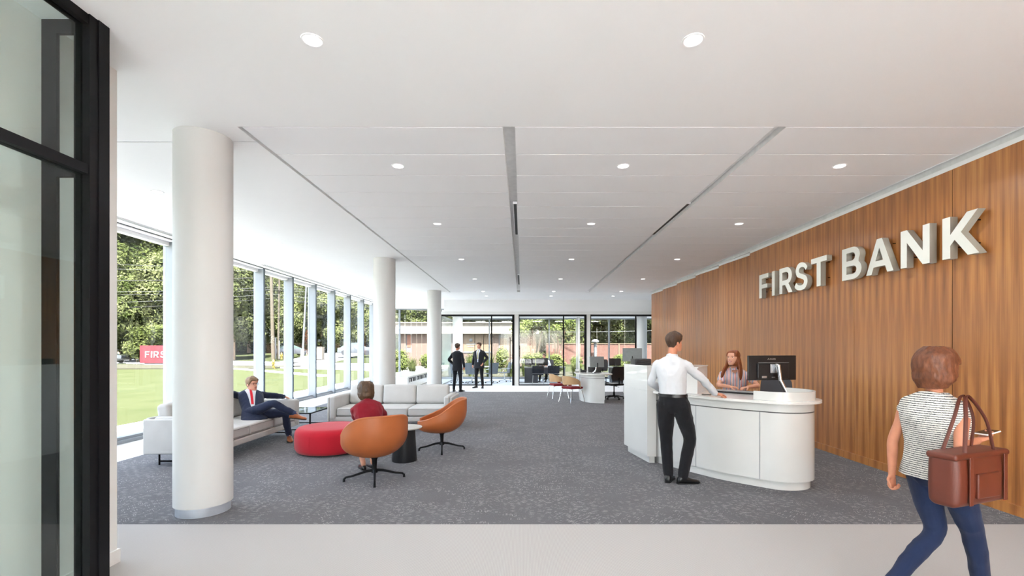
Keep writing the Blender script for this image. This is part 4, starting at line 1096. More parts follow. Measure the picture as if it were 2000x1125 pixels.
# office chairs
def task_chair(name, lab, loc, rz, group=None, back_h=1.02, col='charcoal', seat_z=.50):
    t = thing(name, lab, 'office chair', loc, rz, group, local=True)   # faces -y
    mt_ = M[col]
    MB().rbox(-.24, .24, -.24, .22, seat_z-.06, seat_z, .03, 3, (0, 0, .015)).build('seat', mt_, t)
    rs = []
    for k in range(9):
        z = seat_z+.10+(back_h-seat_z-.10)*k/8; w_ = .21+.02*math.sin(PI*k/8)-.03*(k == 8)-.02*(k == 0)
        rs.append([(w_*x, .23+.05*(k/8)-.05*(1-x*x)*-.6+(-.02 if side else .02)-.03*math.sin(PI*k/8), z) for side, xs in ((0, [-1, -.5, 0, .5, 1]), (1, [1, .5, 0, -.5, -1])) for x in xs])
    MB().rings([list(reversed(r)) for r in rs]).build('backrest', mt_, t, 50)
    MB().tube([(0, .1, seat_z-.07), (0, .3, seat_z-.03), (0, .31, seat_z+.2)], .02, 8).build('back_bracket', M['black_metal'], t)
    for s in (-1, 1): MB().tube([(s*.2, 0, seat_z-.05), (s*.29, 0, seat_z-.03), (s*.29, 0, seat_z+.18), (s*.29, -.1, seat_z+.2), (s*.29, .08, seat_z+.2)], .014, 8).build('armrest', M['black_metal'], t)
    MB().lathe((0, 0, 0), [(.03, .07), (.03, .22), (.018, .24), (.018, seat_z-.08), (.08, seat_z-.07), (.09, seat_z-.055)], 16).build('gas_lift', M['black_metal'], t)
    MB().tube([(-.05, -.05, seat_z-.09), (-.25, -.1, seat_z-.14)], .008, 6).build('lever', M['black_metal'], t)
    for k in range(5):
        a = 2*PI*k/5+.3; c, s = math.cos(a), math.sin(a)
        lg = MB().tube([(0, 0, .10), (.15*c, .15*s, .095), (.30*c, .30*s, .07)], [.03, .022, .016], 8).build('base_arm', M['black_metal'], t)
        MB().rings([[(.3*c-s*w_+.028*math.cos(q)*c, .3*s+c*w_+.028*math.cos(q)*s, .029+.028*math.sin(q)) for q in [2*PI*i/12 for i in range(12)]] for w_ in (-.02, .02)]).build('castor', M['black_plastic'], lg)
    return t
task_chair('task_chair', 'black office chair beside the white service pod', (2.93, 14.75, 0), math.radians(-160), None, 1.04, 'black_plastic')
task_chair('task_chair', 'dark grey office chair behind the monitor at the reception desk', (3.98, 7.25, 0), math.radians(-28), None, 1.14)
# guest chairs with wood shells
M['chair_wood'] = simple('bent_oak', lin(196, 158, 116), .4, var=.12, vs=4, coat=.2)
M['chair_wood_d'] = simple('bent_walnut', lin(140, 90, 50), .4, var=.15, vs=4, coat=.2)
M['maroon'] = fabric('maroon_seat', lin(128, 20, 30), 400)
def guest_chair(lab, loc, face):
    t = thing('guest_chair', lab, 'chair', loc, face, 'bent wood guest chairs', local=True)   # +x forward
    n = 28; th = .012; rows = []
    def rim(a, top):
        u = abs(a)/1.0
        ang = PI-a*PI*.74
        x = .27*math.cos(ang)-.0; y = .29*math.sin(ang)
        z1 = .79-.15*max(0, u-.25)**1.2/.75*1.25; z0 = .53+.02*u-(.13 if u > .72 else 0)*min(1, (u-.72)/.16 if u > .72 else 0)
        return V((x-(.03 if top else 0), y, z1 if top else z0))
    o_, i_ = [], []
    for k in range(n+1):
        a = (k/n-.5)*2; b, c = rim(a, False), rim(a, True); d_ = V((b.x, b.y, 0)).normalized()*th
        o_.append((b, c)); i_.append((b-d_, c-d_))
    vs = []; fs = []
    for k in range(n+1): vs += [o_[k][0], o_[k][1], i_[k][1], i_[k][0]]
    for k in range(n):
        a = 4*k; b = a+4
        for j in range(4): fs.append((a+j, a+(j+1) % 4, b+(j+1) % 4, b+j))
    fs += [(3, 2, 1, 0), tuple(4*n+j for j in range(4))]
    m = MB().add(vs, fs, True); sh = m.build('shell_back', M['chair_wood'], t, 50)
    ivs = []; 
    for k in range(n+1):
        b, c = i_[k]; dd = V((b.x, b.y, 0)).normalized()*.012; ivs += [b-dd*.1+V((0, 0, .02)), c-dd*.1-V((0, 0, .012)), c-dd-V((0, 0, .012)), b-dd+V((0, 0, .02))]
    fs2 = []
    for k in range(n):
        a = 4*k; b = a+4
        for j in range(4): fs2.append((a+j, a+(j+1) % 4, b+(j+1) % 4, b+j))
    MB().add(ivs, fs2, True).build('back_pad', M['maroon'], sh, 50)
    MB().rbox(-.22, .25, -.24, .24, .405, .465, .03, 3, (0, 0, .012)).build('seat', M['maroon'], t)
    for (x, y) in [(.2, .2), (.2, -.2), (-.2, .2), (-.2, -.2)]:
        MB().tube([(x*.5, y*.5, .40), (x*1.0, y*1.0, .39), (x*1.12, y*1.12, .33), (x*1.38, y*1.38, 0)], .009, 8).build('leg', M['chrome'], t)
    return t
guest_chair('wood shell guest chair with red seat, nearer one in front of the white service pod', (1.50, 13.95, 0), math.atan2(.55, .8))
guest_chair('wood shell guest chair with red seat, farther one partly behind the other', (1.17, 15.1, 0), math.atan2(.25, .95))
# service pods
def pod(lab, ox, oy):
    t = thing('service_pod', lab, 'service counter', (ox, oy, 0), local=True, group='white service pods')
    o = [(-.38, .12), (-.36, -.2), (-.25, -.55), (-.08, -.75), (.25, -.86), (.25, .55), (-.34, .55)]
    B_ = [(p.x, p.y) for p in crv([(*q, 0) for q in o[:5]], 6)]+[(.25, .55), (-.34, .55)]
    MB().prism([(x*.96, y*.97) for x, y in B_], 0, .10, True).build('plinth', SW, t, 40); MB().prism(B_, .10, .72, True).build('body', SW, t, 40)
    MB().prism([(x*.98, y*.985) for x, y in B_], .72, .73, True).build('shadow_gap', M['joint'], t, 40)
    MB().prism(B_, .73, .83, True).build('fascia', SW, t, 40)
    T_ = [(p.x, p.y) for p in crv([(-.52, .3, 0), (-.52, -.15, 0), (-.40, -.6, 0), (-.1, -.87, 0), (.25, -.95, 0), (.5, -.7, 0), (.52, -.2, 0), (.50, .6, 0)], 6)]+[(-.5, .6)]
    MB().prism(T_, .83, .86, True).build('countertop', M['solid_white'], t, 40); return t
pod('white service pod with a rounded front and grey monitor, beside the wood guest chairs', 2.17, 14.4)
pod('white service pod mostly hidden behind the tall reception cabinet', 3.80, 15.3)
def monitor_back(lab, P, w_, h_, rz, zb, col='trim_gray', screen_front=False):
    t = thing('computer_monitor', lab, 'monitor', P, rz, local=True)
    Tm = Matrix.Rotation(math.radians(-6), 4, 'X')
    MB().rbox(-w_/2, w_/2, -.015, .015, zb-P[2], zb-P[2]+h_, .006).xf(Tm).build('case', M[col], t)
    MB().box(-w_/2+.01, w_/2-.01, .0155, .0165, zb-P[2]+.01, zb-P[2]+h_-.01).xf(Tm).build('screen', M['black_gloss'], t)
    MB().tube([(0, -.04, .02), (0, -.035, zb-P[2]+h_*.4)], .018, 10).build('stand', M['black_plastic'], t)
    MB().rbox(-.1, .1, -.1, .06, 0.001, .016, .005).build('foot', M['black_plastic'], t); return t
M['mon_gray'] = simple('monitor_gray', lin(128, 134, 136), .35)
monitor_back('grey-backed monitor standing on the white service pod', (2.33, 14.35, .86), .46, .33, math.radians(10), 1.03, 'mon_gray')
monitor_back('large grey-backed monitor showing above the tall reception cabinet', (3.50, 14.7, .86), .60, .42, math.radians(-12), 1.20, 'mon_gray')
t = thing('receipt_printer', 'black printer on the service pod below the grey monitor', 'printer', (2.25, 14.75, .86))
MB().rbox(2.12, 2.50, 14.62, 14.88, .86, 1.02, .01).build('case', M['black_plastic'], t)
t = thing('desk_phone', 'black desk phone on the left side of the service pod', 'phone', (1.92, 14.6, .86))
MB().rbox(1.84, 2.02, 14.5, 14.68, .86, .93, .02).build('base', M['black_plastic'], t); MB().tube([(1.86, 14.5, .955), (1.86, 14.68, .955)], .022, 10).build('handset', M['black_plastic'], t)
t = thing('scanner_stand', 'curved silver check scanner stand at the front of the service pod', 'scanner', (2.2, 14.05, .86))
MB().tube([(2.16, 14.08, .87), (2.20, 14.05, .90), (2.24, 14.05, .98), (2.25, 14.05, 1.04)], [.03, .025, .02, .022], 10).build('arm', M['chrome'], t); MB().rbox(2.12, 2.24, 14.0, 14.12, .86, .875, .006).build('foot', M['black_plastic'], t)
t = thing('card_holder', 'small clear card holder at the left edge of the service pod', 'card holder', (1.74, 14.75, .86))
MB().box(1.70, 1.82, 14.72, 14.80, .86, .875).build('base', M['black_plastic'], t); MB().box(1.70, 1.82, 14.75, 14.76, .875, .95).build('card', M['white'], t)
t = thing('paper', 'loose white papers lying on the service pod', 'papers', (2.5, 14.0, .86)); MB().box(2.36, 2.62, 13.95, 14.15, .8605, .864).build('sheet', M['white'], t)
# ================================================================ OFFICES
def conf_chair(lab, loc, rz, label_g):
    t = thing('conference_chair', lab, 'office chair', loc, rz, label_g, local=True)
    MB().rbox(-.25, .25, -.24, .2, .42, .455, .015, 3).build('seat', M['conf_grey'], t)
    b = MB(); rs = []
    for k in range(8):
        z = .46+.48*k/7; y = .2+.1*(k/7)**1.3
        rs.append([(-.24, y, z), (.24, y, z), (.24, y+.025, z+.005), (-.24, y+.025, z+.005)])
    b.rings(rs).build('backrest', M['conf_grey'], t)
    for s in (-1, 1): MB().tube([(s*.26, -.2, .43), (s*.27, -.1, .62), (s*.27, .1, .64), (s*.26, .28, .66)], .011, 8).build('armrest', M['chrome'], t)
    MB().lathe((0, 0, 0), [(.028, .08), (.028, .2), (.018, .21), (.018, .42)], 12).build('stem', M['chrome'], t)
    for k in range(5):
        a = 2*PI*k/5; c, s = math.cos(a), math.sin(a)
        l = MB().tube([(0, 0, .1), (.3*c, .3*s, .065)], [.022, .014], 8).build('base_arm', M['chrome'], t)
        MB().ell((.3*c, .3*s, .03), (.03, .03, .03), 10).build('castor', M['black_plastic'], l)
    return t
M['conf_grey'] = simple('grey_mesh', lin(96, 104, 114), .6, var=.1, vs=40)
t = thing('meeting_table', 'pale glass-topped meeting table between the two standing men', 'table', (-2.2, 22.3, 0))
MB().lathe((-2.2, 22.3, 0), [(.74, .725), (.75, .735), (.74, .745)], 48).build('table_top', M['satin_white'], t)
MB().lathe((-2.2, 22.3, 0), [(.3, 0), (.3, .02), (.05, .05), (.05, .725)], 24).build('pedestal', M['chrome'], t)
g_ = 'grey conference chairs around the meeting table'
conf_chair('grey conference chair on the left of the meeting table, behind the back-turned man', (-3.0, 21.6, 0), math.radians(120), g_)
conf_chair('grey conference chair nearest the glass between the two standing men', (-2.3, 21.35, 0), math.radians(165), g_)
conf_chair('grey conference chair just right of the man facing the camera', (-1.45, 21.6, 0), math.radians(215), g_)
conf_chair('grey conference chair seen through the glass door of the meeting room', (-.85, 22.4, 0), math.radians(-70), g_)
M['desk_dark'] = simple('dark_laminate', lin(58, 62, 74), .4, var=.05)
t = thing('office_desk', 'dark office desk in the middle office where the man in shirt and tie works', 'desk', (1.1, 22, 0))
MB().box(.1, 2.05, 21.65, 22.35, .70, .735).build('desk_top', M['trim_gray'], t)
MB().box(.12, .75, 21.7, 22.3, .0, .70).build('drawer_pedestal', M['desk_dark'], t); MB().box(.75, 1.7, 21.74, 21.78, .42, .70).build('modesty_panel', M['desk_dark'], t)
for x in (1.98,): MB().box(x, x+.05, 21.7, 22.3, 0, .70).build('leg', M['trim_gray'], t)
monitor_back('black wide monitor on the desk of the middle office, right one', (.95, 21.85, .735), .56, .36, math.radians(6), .80, 'black_plastic')
monitor_back('black wide monitor on the desk of the middle office, left one', (.38, 21.9, .735), .5, .34, math.radians(-12), .80, 'black_plastic')
t = thing('desk_phone', 'grey desk phone beside the monitors in the middle office', 'phone', (.3, 21.72, .735)); MB().rbox(.45, .65, 21.66, 21.8, .735, .78, .01).build('base', M['trim_gray'], t)
task_chair('task_chair', 'grey office chair of the seated man in the middle office', (1.30, 23.05, 0), math.radians(-14), None, 1.05)
def visitor(lab, loc, rz):
    t = thing('visitor_chair', lab, 'chair', loc, rz, 'dark blue visitor chairs', local=True)
    MB().rbox(-.25, .25, -.22, .22, .41, .47, .02, 3).build('seat', M['navy_fab'], t)
    MB().rings([[(x, .2+.05*(z-.5)+dy+.05*(1-(x/.26)**2), z) for dy, xs in ((0, [-.26, -.13, 0, .13, .26]), (.025, [.26, .13, 0, -.13, -.26])) for x in xs] for z in (.50, .62, .80, .83)]).build('backrest', M['navy_fab'], t, 50)
    for (x, y) in [(.22, .22), (.22, -.22), (-.22, .22), (-.22, -.22)]: MB().tube([(x, y, .41), (x*1.12, y*1.1, 0)], .011, 8).build('leg', M['steel'], t)
M['navy_fab'] = fabric('navy_fabric', lin(30, 34, 46), 300)
visitor('dark blue visitor chair at the middle office desk, left one', (.72, 20.95, 0), PI); visitor('dark blue visitor chair at the middle office desk, right one', (1.42, 20.95, 0), PI)
t = thing('office_desk', 'dark desk in the right office seen behind the black office chair', 'desk', (4.4, 21.9, 0))
MB().box(3.5, 5.6, 21.6, 22.3, .70, .735).build('desk_top', M['trim_gray'], t); MB().box(4.2, 5.5, 21.65, 22.25, 0, .70).build('drawer_pedestal', M['desk_dark'], t); MB().box(3.52, 3.57, 21.65, 22.25, 0, .7).build('leg', M['trim_gray'], t)
task_chair('task_chair', 'tall dark office chair in the right office, behind the service pod monitor', (3.66, 21.0, 0), math.radians(170), None, 1.12)
monitor_back('black monitor on the desk of the right office', (4.4, 21.9, .735), .55, .34, math.radians(0), .8, 'black_plastic')
# ================================================================ PEOPLE
def skinm(name, c):
    m, t, o = nt(name); cc = coords(t); n = noi(t, cc, 25, 3)
    col = mixc(t, 1.0, c, ramp(t, n, [(.3, (.95, .93, .92)), (.7, (1.04, 1.02, 1.0))]), 'MULTIPLY')
    p = pbsdf(t, o, col, .5, 0, .35); p.inputs['Subsurface Weight'].default_value = .08; p.inputs['Subsurface Radius'].default_value = (.01, .004, .002); return m
M['skin'] = skinm('skin', lin(214, 160, 136)); M['skin_tan'] = skinm('skin_tan', lin(198, 134, 106))
def hairm(name, c1, c2, s=(90, 90, 6)):
    m, t, o = nt(name); n = noi(t, coords(t, s), 1.0, 4, .6); n2 = noi(t, coords(t), 14, 3)
    f = mth(t, 'MULTIPLY_ADD', n2, .2, mth(t, 'MULTIPLY', n, .8))
    pbsdf(t, o, ramp(t, f, [(.25, c1), (.75, c2)]), .5, 0, .4, bumpn(t, n, .004, .7)); return m
M['hair_brown'] = hairm('hair_brown', lin(44, 30, 22), lin(92, 66, 48)); M['hair_fair'] = hairm('hair_fair', lin(96, 74, 54), lin(158, 126, 94))
M['hair_auburn'] = hairm('hair_auburn', lin(88, 40, 20), lin(158, 88, 48)); M['hair_bob'] = hairm('hair_bob', lin(40, 27, 18), lin(98, 72, 48)); M['hair_chest'] = hairm('hair_chestnut', lin(70, 36, 20), lin(128, 76, 48), (70, 70, 22))
def cloth(name, c, var=.06, rough=.85):
    m, t, o = nt(name); cc = coords(t); n = noi(t, cc, 9, 4); f = noi(t, cc, 600, 2)
    col = mixc(t, 1.0, c, ramp(t, n, [(.3, (1-var,)*3), (.7, (1+var,)*3)]), 'MULTIPLY')
    pbsdf(t, o, col, rough, 0, .25, bumpn(t, mth(t, 'ADD', f, mth(t, 'MULTIPLY', n, 6)), .0012), 0, .1); return m
M['suit_navy'] = cloth('suit_navy', lin(34, 42, 66)); M['suit_black'] = cloth('suit_charcoal', lin(30, 32, 38)); M['trouser_black'] = cloth('trouser_black', lin(20, 20, 24))
M['shirt_white'] = cloth('shirt_white', lin(208, 209, 213), .03); M['shirt_blue'] = cloth('shirt_pale_blue', lin(206, 212, 226), .03); M['tie_red'] = cloth('tie_red', lin(190, 20, 36)); M['tie_gold'] = cloth('tie_gold', lin(176, 168, 120)); M['tie_navy'] = cloth('tie_navy', lin(40, 44, 80))
M['maroon_top'] = cloth('maroon_top', lin(120, 14, 30)); M['jeans'] = cloth('jeans', lin(26, 38, 68)); M['shoe_black'] = simple('shoe_black', lin(18, 18, 20), .3); M['shoe_tan'] = simple('shoe_tan', lin(150, 84, 44), .35, var=.1)
M['sock'] = cloth('sock_blue', lin(50, 60, 90)); M['lip'] = simple('lips', lin(176, 84, 80), .4); M['teeth'] = simple('teeth', lin(245, 240, 232), .3); M['eye_white'] = simple('eye_white', lin(236, 232, 228), .2); M['iris'] = simple('iris_dark', lin(40, 28, 22), .2)
M['belt'] = simple('belt_leather', lin(26, 24, 26), .35); M['belt_brown'] = simple('belt_brown', lin(130, 50, 34), .4); M['bag'] = simple('bag_leather', lin(96, 42, 26), .45, var=.12, vs=5, bump=.0008, bs=300)
def stripes_top():
    m, t, o = nt('striped_blouse'); tc = N(t, 'TexCoord'); sx = N(t, 'SeparateXYZ'); t.links.new(tc.outputs['Object'], sx.inputs[0])
    n = noi(t, coords(t), 6, 2); x = mth(t, 'ADD', sx.outputs[0], mth(t, 'MULTIPLY', sx.outputs[1], -.37)); x = mth(t, 'ADD', x, mth(t, 'MULTIPLY', n, .012))
    f = mth(t, 'FRACT', mth(t, 'MULTIPLY', x, 11.0))
    w = lin(238, 232, 230)
    col = ramp(t, f, [(0, w), (.12, lin(226, 90, 100)), (.2, w), (.34, lin(120, 140, 190)), (.42, w), (.56, lin(236, 150, 110)), (.64, w), (.78, lin(90, 110, 170)), (.86, w), (.93, lin(240, 170, 170)), (1.0, w)])
    pbsdf(t, o, col, .85, 0, .2); return m
M['blouse'] = stripes_top()
def knit():
    m, t, o = nt('striped_knit'); w = N(t, 'TexWave'); w.bands_direction = 'Z'; w.inputs['Scale'].default_value = 24; w.inputs['Distortion'].default_value = 2.2; w.inputs['Detail'].default_value = 3; w.inputs['Detail Scale'].default_value = 6
    t.links.new(coords(t), w.inputs['Vector'])
    col = ramp(t, w.outputs[1], [(.12, lin(70, 72, 76)), (.38, lin(214, 210, 202)), (1, lin(228, 224, 216))]); pbsdf(t, o, col, .9, 0, .2, bumpn(t, w.outputs[1], .002)); return m
M['knit'] = knit()
def limb(mb, pts, rad, n=14, flat=1.0, side=None, sub=5):
    c = crv([(*V(p), r) for p, r in zip(pts, rad)], sub)
    P = [V(q[:3]) for q in c]; R = [max(.002, q[3]) for q in c]
    d0 = (P[0]-P[1]).normalized(); d1 = (P[-1]-P[-2]).normalized(); A, RA = [], []; B, RB = [], []
    for k in (3, 2, 1):
        a = PI/2*k/3.3; A.append(P[0]+d0*R[0]*math.sin(a)); RA.append(R[0]*math.cos(a)); B.insert(0, P[-1]+d1*R[-1]*math.sin(a)); RB.insert(0, R[-1]*math.cos(a))
    P = A+P+B; R = RA+R+RB
    return mb.tube(P, R, n, True, side, [r*flat for r in R])
def loft(mb, secs, n=28, sub=5, ex=2.3):
    """secs: (centre, side, fwd, w, d)"""
    c = crv([(*s[0], *s[1], *s[2], s[3], s[4]) for s in secs], sub); rs = []
    for q in c:
        C, S_, F_ = V(q[:3]), V(q[3:6]).normalized(), V(q[6:9]).normalized(); r = []
        for k in range(n):
            a = 2*PI*k/n; ca, sa = math.cos(a), math.sin(a); e = 2/ex
            r.append(C+S_*q[9]*math.copysign(abs(ca)**e, ca)+F_*q[10]*math.copysign(abs(sa)**e, sa))
        rs.append(r)
    # keep normals outward whatever the handedness
    nrm = (rs[0][1]-rs[0][0]).cross(rs[1][0]-rs[0][0]); out = rs[0][0]-V(secs[0][0])
    if nrm.dot(out) < 0: rs = [list(reversed(r)) for r in rs]
    return mb.rings(rs)
def fuse(mb, name, mat, parent, vox=.006, sm=6, wr=0, seed=0, wdir=(1, 1, .55)):
    me = mb.mesh(name+'_raw', mat); o = bpy.data.objects.new('raw', me); COL.objects.link(o)
    r = o.modifiers.new('r', 'REMESH'); r.mode = 'VOXEL'; r.voxel_size = vox
    if sm: s = o.modifiers.new('s', 'SMOOTH'); s.factor = .5; s.iterations = sm
    dg = bpy.context.evaluated_depsgraph_get(); dg.update()
    nm = bpy.data.meshes.new_from_object(o.evaluated_get(dg)); bpy.data.objects.remove(o); bpy.data.meshes.remove(me)
    nm.name = name
    if wr:
        sv = V((seed*3.1, seed*1.7, seed)); 
        cs = [v.co.copy() for v in nm.vertices]; ns = [v.normal.copy() for v in nm.vertices]
        for i, v in enumerate(nm.vertices):
            p = cs[i]; q = V((p.x*wdir[0], p.y*wdir[1], p.z*wdir[2]))
            a = noise.noise(q*11+sv); b = noise.noise(q*24+sv)
            v.co = p+ns[i]*wr*((1-abs(a)*2.6)*.7+.4*b)
    nm.polygons.foreach_set('use_smooth', [True]*len(nm.polygons))
    if not nm.materials: nm.materials.append(mat)
    off = chain_off(parent)
    nm.transform(Matrix.Translation(-off)); nm.update()
    o = bpy.data.objects.new(name, nm); COL.objects.link(o); o.parent = parent; return o
HP = [(0.0, .072, .015, .022), (.012, .086, .0, .036), (.03, .090, -.03, .048), (.05, .090, -.062, .057), (.07, .089, -.08, .063), (.09, .088, -.09, .067), (.115, .084, -.098, .071), (.135, .090, -.102, .0735), (.16, .087, -.102, .076), (.185, .074, -.095, .073), (.205, .052, -.078, .062), (.222, .022, -.052, .042), (.2335, -.006, -.02, .014)]
def hprof(z):
    z = max(HP[0][0], min(HP[-1][0], z))
    for a, b in zip(HP, HP[1:]):
        if z <= b[0]:
            t = (z-a[0])/(b[0]-a[0]); return [a[i]+(b[i]-a[i])*t for i in (1, 2, 3)]
    return HP[-1][1:]
def headpt(th, z, off=0, feat=True):
    yf, yb, w = hprof(z); c, s = math.cos(th), math.sin(th)   # th: 0 = left side, pi/2 = front
    mid, hd = (yf+yb)/2, (yf-yb)/2
    x = w*math.copysign(abs(c)**.92, c); y = mid+hd*math.copysign(abs(s)**.88, s)
    if feat and s > 0:
        y += max(0, .026*max(0, 1-abs(z-.082)/.045) if z > .082 else .026*max(0, 1-(.082-z)/.012))*math.exp(-(x/.0115)**2)
        y -= .008*math.exp(-((abs(x)-.031)/.015)**2-((z-.117)/.011)**2)
        y += .004*math.exp(-(x/.022)**2-((z-.052)/.008)**2)+.004*math.exp(-(x/.03)**2-((z-.016)/.012)**2)
    v = V((x, y, z)); 
    if off:
        rk = math.sqrt(max(0, 1-min(1, max(0, z-.12)/.1145)**2)); n_ = V((x/w*rk, (y-mid)/max(hd, .01)*rk, (z-.12)/.13)); v += n_.normalized()*off
    return v
def smooth01(x): x = max(0, min(1, x)); return x*x*(3-2*x)
def hands(mb, W, d, n, thumb_side, curl=.4, s=1.0, spread=.0, fist=False):
    d = V(d).normalized(); n = V(n); n = (n-d*n.dot(d)).normalized(); t = d.cross(n).normalized()*thumb_side
    W = V(W); P = lambda a, b, c=0: W+d*a*s+t*b*s+n*c*s
    # palm
    mb.tube([P(-.02, 0), P(.01, 0), P(.045, .002), P(.085, .0), P(.10, 0)], [.024*s, .028*s, .038*s, .041*s, .034*s], 14, True, t, [.019*s, .018*s, .016*s, .014*s, .009*s])
    for i, (b, L, r) in enumerate([(.031, .072, .0092), (.0105, .080, .0094), (-.0105, .074, .009), (-.030, .060, .0082)]):
        p = P(.085, b, 0); dd = (d+t*spread*(1.5-i)*.5).normalized(); pts = [P(.06, b*.9), p]; ang = 0
        seg = [L*.46, L*.32, L*.24]
        for k, sl in enumerate(seg):
            ang += curl*(.9+.12*i)*(.8 if k == 0 else 1.0)
            ax = dd*math.cos(ang)+n*math.sin(ang); p = p+ax*sl*s; pts.append(p)
        limb(mb, pts, [r*s*1.05, r*s, r*s, r*s*.92, r*s*.8], 8, sub=3)
    q = P(.02, .022, .004); a = (d*.55+t*.75+n*.2).normalized(); b_ = (d*.85+t*.35+n*(.2+curl*.5)).normalized()
    limb(mb, [q, q+a*.035*s, q+a*.035*s+b_*.032*s, q+a*.035*s+b_*.058*s], [.014*s, .0115*s, .0105*s, .0085*s], 8, sub=3)
def person(J):
    g = J.get; s = J['s']; root = thing('person', J['label'], 'person', J['base'])
    P, Ch, Nk, O = V(J['P']), V(J['Ch']), V(J['Nk']), V(J['O'])
    sp, sc = V(J['sp']).normalized(), V(J['sc']).normalized(); fem = g('fem', 0); vox = g('vox', .006)
    up_t = (Ch-P).normalized(); fp = sp.cross(V((0, 0, 1)) if abs(up_t.z) > .5 else up_t).normalized(); fc = sc.cross((Nk-Ch).normalized()).normalized()
    hf, hu = V(J['hf']).normalized(), V(g('hu', (0, 0, 1))).normalized(); hs = hu.cross(hf).normalized(); hs = -hf.cross(hu).normalized()
    hs = hu.cross(hf).normalized()*1.0   # person's left
    hu = hf.cross(hs).normalized(); 
    if hu.z < 0: hu = -hu
    def torso_secs(off, hem):
        k = s; w0, w1, w2 = (.165, .135, .165) if fem else (.165, .150, .182); d0, d1, d2 = (.115, .095, .112) if fem else (.115, .105, .122)
        w0 *= g('bw', 1); w1 *= g('bw', 1); w2 *= g('bw', 1); d0 *= g('bd', 1); d1 *= g('bd', 1)
        wa = P.lerp(Ch, .45)
        dn = (P-wa).normalized()
        up = (Nk-Ch)
        lead = [(P+dn*hem*k, sp, fp, (w0+off+.012)*k, (d0+off+.008)*k), (P+dn*.02*k, sp, fp, (w0+off)*k, (d0+off)*k)] if hem > .03 else [(P.lerp(wa, .42), sp, fp, (w1+off-.004)*k, (d1+off-.002)*k)]
        return lead+[(wa, sp.lerp(sc, .5), fp.lerp(fc, .5), (w1+off)*k, (d1+off)*k),
                (Ch, sc, fc, (w2*.93+off)*k, (d2+off)*k), (Ch+up*.48, sc, fc, (w2*.95+off)*k, (d2*.86+off)*k), (Ch+up*.72-fc*.008, sc, fc, (w2*.90+off)*k, (d2*.68+off)*k), (Ch+up*.90-fc*.008, sc, fc, (w2*.60+off)*k, (d2*.54+off)*k), (Nk+up.normalized()*.012, sc, fc, (.062+off*.5)*k, (.064+off*.5)*k)]
    L = {}
    for q in 'LR': L[q] = dict(S=V(J['S'+q])-V((0, 0, .040*J['s']))+(V(J['Ch']).lerp(V(J['Nk']), .5)-V(J['S'+q]))*.08, E=V(J['E'+q]), W=V(J['W'+q]), H=V(J['H'+q]), K=V(J['K'+q]), A=V(J['A'+q]), T=V(J['T'+q]).normalized())
    # ---- body
    b = MB(); loft(b, torso_secs(-.024, .035))
    ntop = O+hu*.05-hf*.022
    limb(b, [Nk-(Nk-Ch)*.25, Nk+V((0, 0, .0)), ntop], [.062*s, .056*s, .052*s] if not fem else [.055*s, .046*s, .044*s], 18)
    rows = []
    for i in range(44):
        z = HP[0][0]+(HP[-1][0]-HP[0][0])*(i/43)
        fw = (.90+.10*smooth01((z-.03)/.08)) if fem else 1
        rows.append([O+(hs*q.x*fw+hf*q.y+hu*q.z)*J['hk'] for q in [headpt(2*PI*k/72, z) for k in range(72)]])
    b.rings(rows)
    for sg in (-1, 1):
        R = Matrix((hs*sg, hf, hu)).transposed()
        b.ell(O+(hs*sg*.074-hf*.012+hu*.098)*J['hk'], (.010, .017, .031), 14, R @ Matrix.Rotation(math.radians(12), 3, 'X'))
    for q in 'LR':
        l = L[q]; a = .92 if not fem else .82
        limb(b, [Ch.lerp(Nk, .40)+(l['S']-Nk)*.30, l['S'], l['S'].lerp(l['E'], .5), l['E'], l['E'].lerp(l['W'], .35), l['W']], [x*s*a for x in (.05, .048, .044, .039, .039, .027)], 16)
        tl = g('thumb'+q, 1 if q == 'L' else -1)
        hands(b, l['W'], J['HD'+q], J['HN'+q], tl, g('curl'+q, .4), s*(.92 if fem else 1.0), g('spread', .12))
        limb(b, [l['H'], l['H'].lerp(l['K'], .5), l['K'], l['K'].lerp(l['A'], .35), l['A'], l['A']+l['T']*.03], [x*s for x in (.075, .066, .050, .048, .034, .026)], 16)
    body = fuse(b, 'body', J['skin'], root, vox, 3)
    # ---- face
    def hp(x, y, z): return O+(hs*x+hf*y+hu*z)*J['hk']
    if g('face', 1):
        for sg in (-1, 1):
            yy = headpt(math.acos(max(-1, min(1, sg*.031/.071))), .117).y
            e = MB().ell(hp(sg*.031, yy-.006, .117), (.0125, .0125, .008), 12).build('eye', M['eye_white'], root)
            MB().ell(hp(sg*.031+g('gaze', 0)*.004, yy+.0035, .117), (.0055, .0055, .0055), 10).build('iris', M['iris'], e)
            MB().tube([hp(sg*(.018+.009*k), headpt(math.acos(sg*(.018+.009*k)/.0735), .134).y+.002, .1335+.003*math.sin(PI*k/3)) for k in range(4)], [.0022, .003, .0028, .0012], 6).build('eyebrow', J['hair'], root)
        wd = .030 if g('smile') else .024
        mth_ = lambda x: headpt(math.acos(max(-1, min(1, x/.057))), .05).y
        lp_ = MB(); 
        for z_, rr in ((.0555, .0036), (.0475, .0042)):
            lp_.tube([hp(x*wd, mth_(x*wd)+.0015, z_+(.006*abs(x)**2 if g('smile') else 0)+(-.0012 if abs(x) == 1 else 0)*(1 if z_ > .05 else -2)) for x in (-1, -.5, 0, .5, 1)], [.0015, rr, rr, rr, .0015], 8)
        m_ = lp_.build('mouth', M['lip'], root)
        if g('smile'): MB().tube([hp(x*.022, mth_(x*.022)+.0008, .0525+.004*abs(x)**2) for x in (-1, -.5, 0, .5, 1)], [.001, .0035, .004, .0035, .001], 8).build('teeth', M['teeth'], m_)
    # ---- hair
    st = J['style']; hm = MB(); rows = []; th_ = g('hair_t', .014)
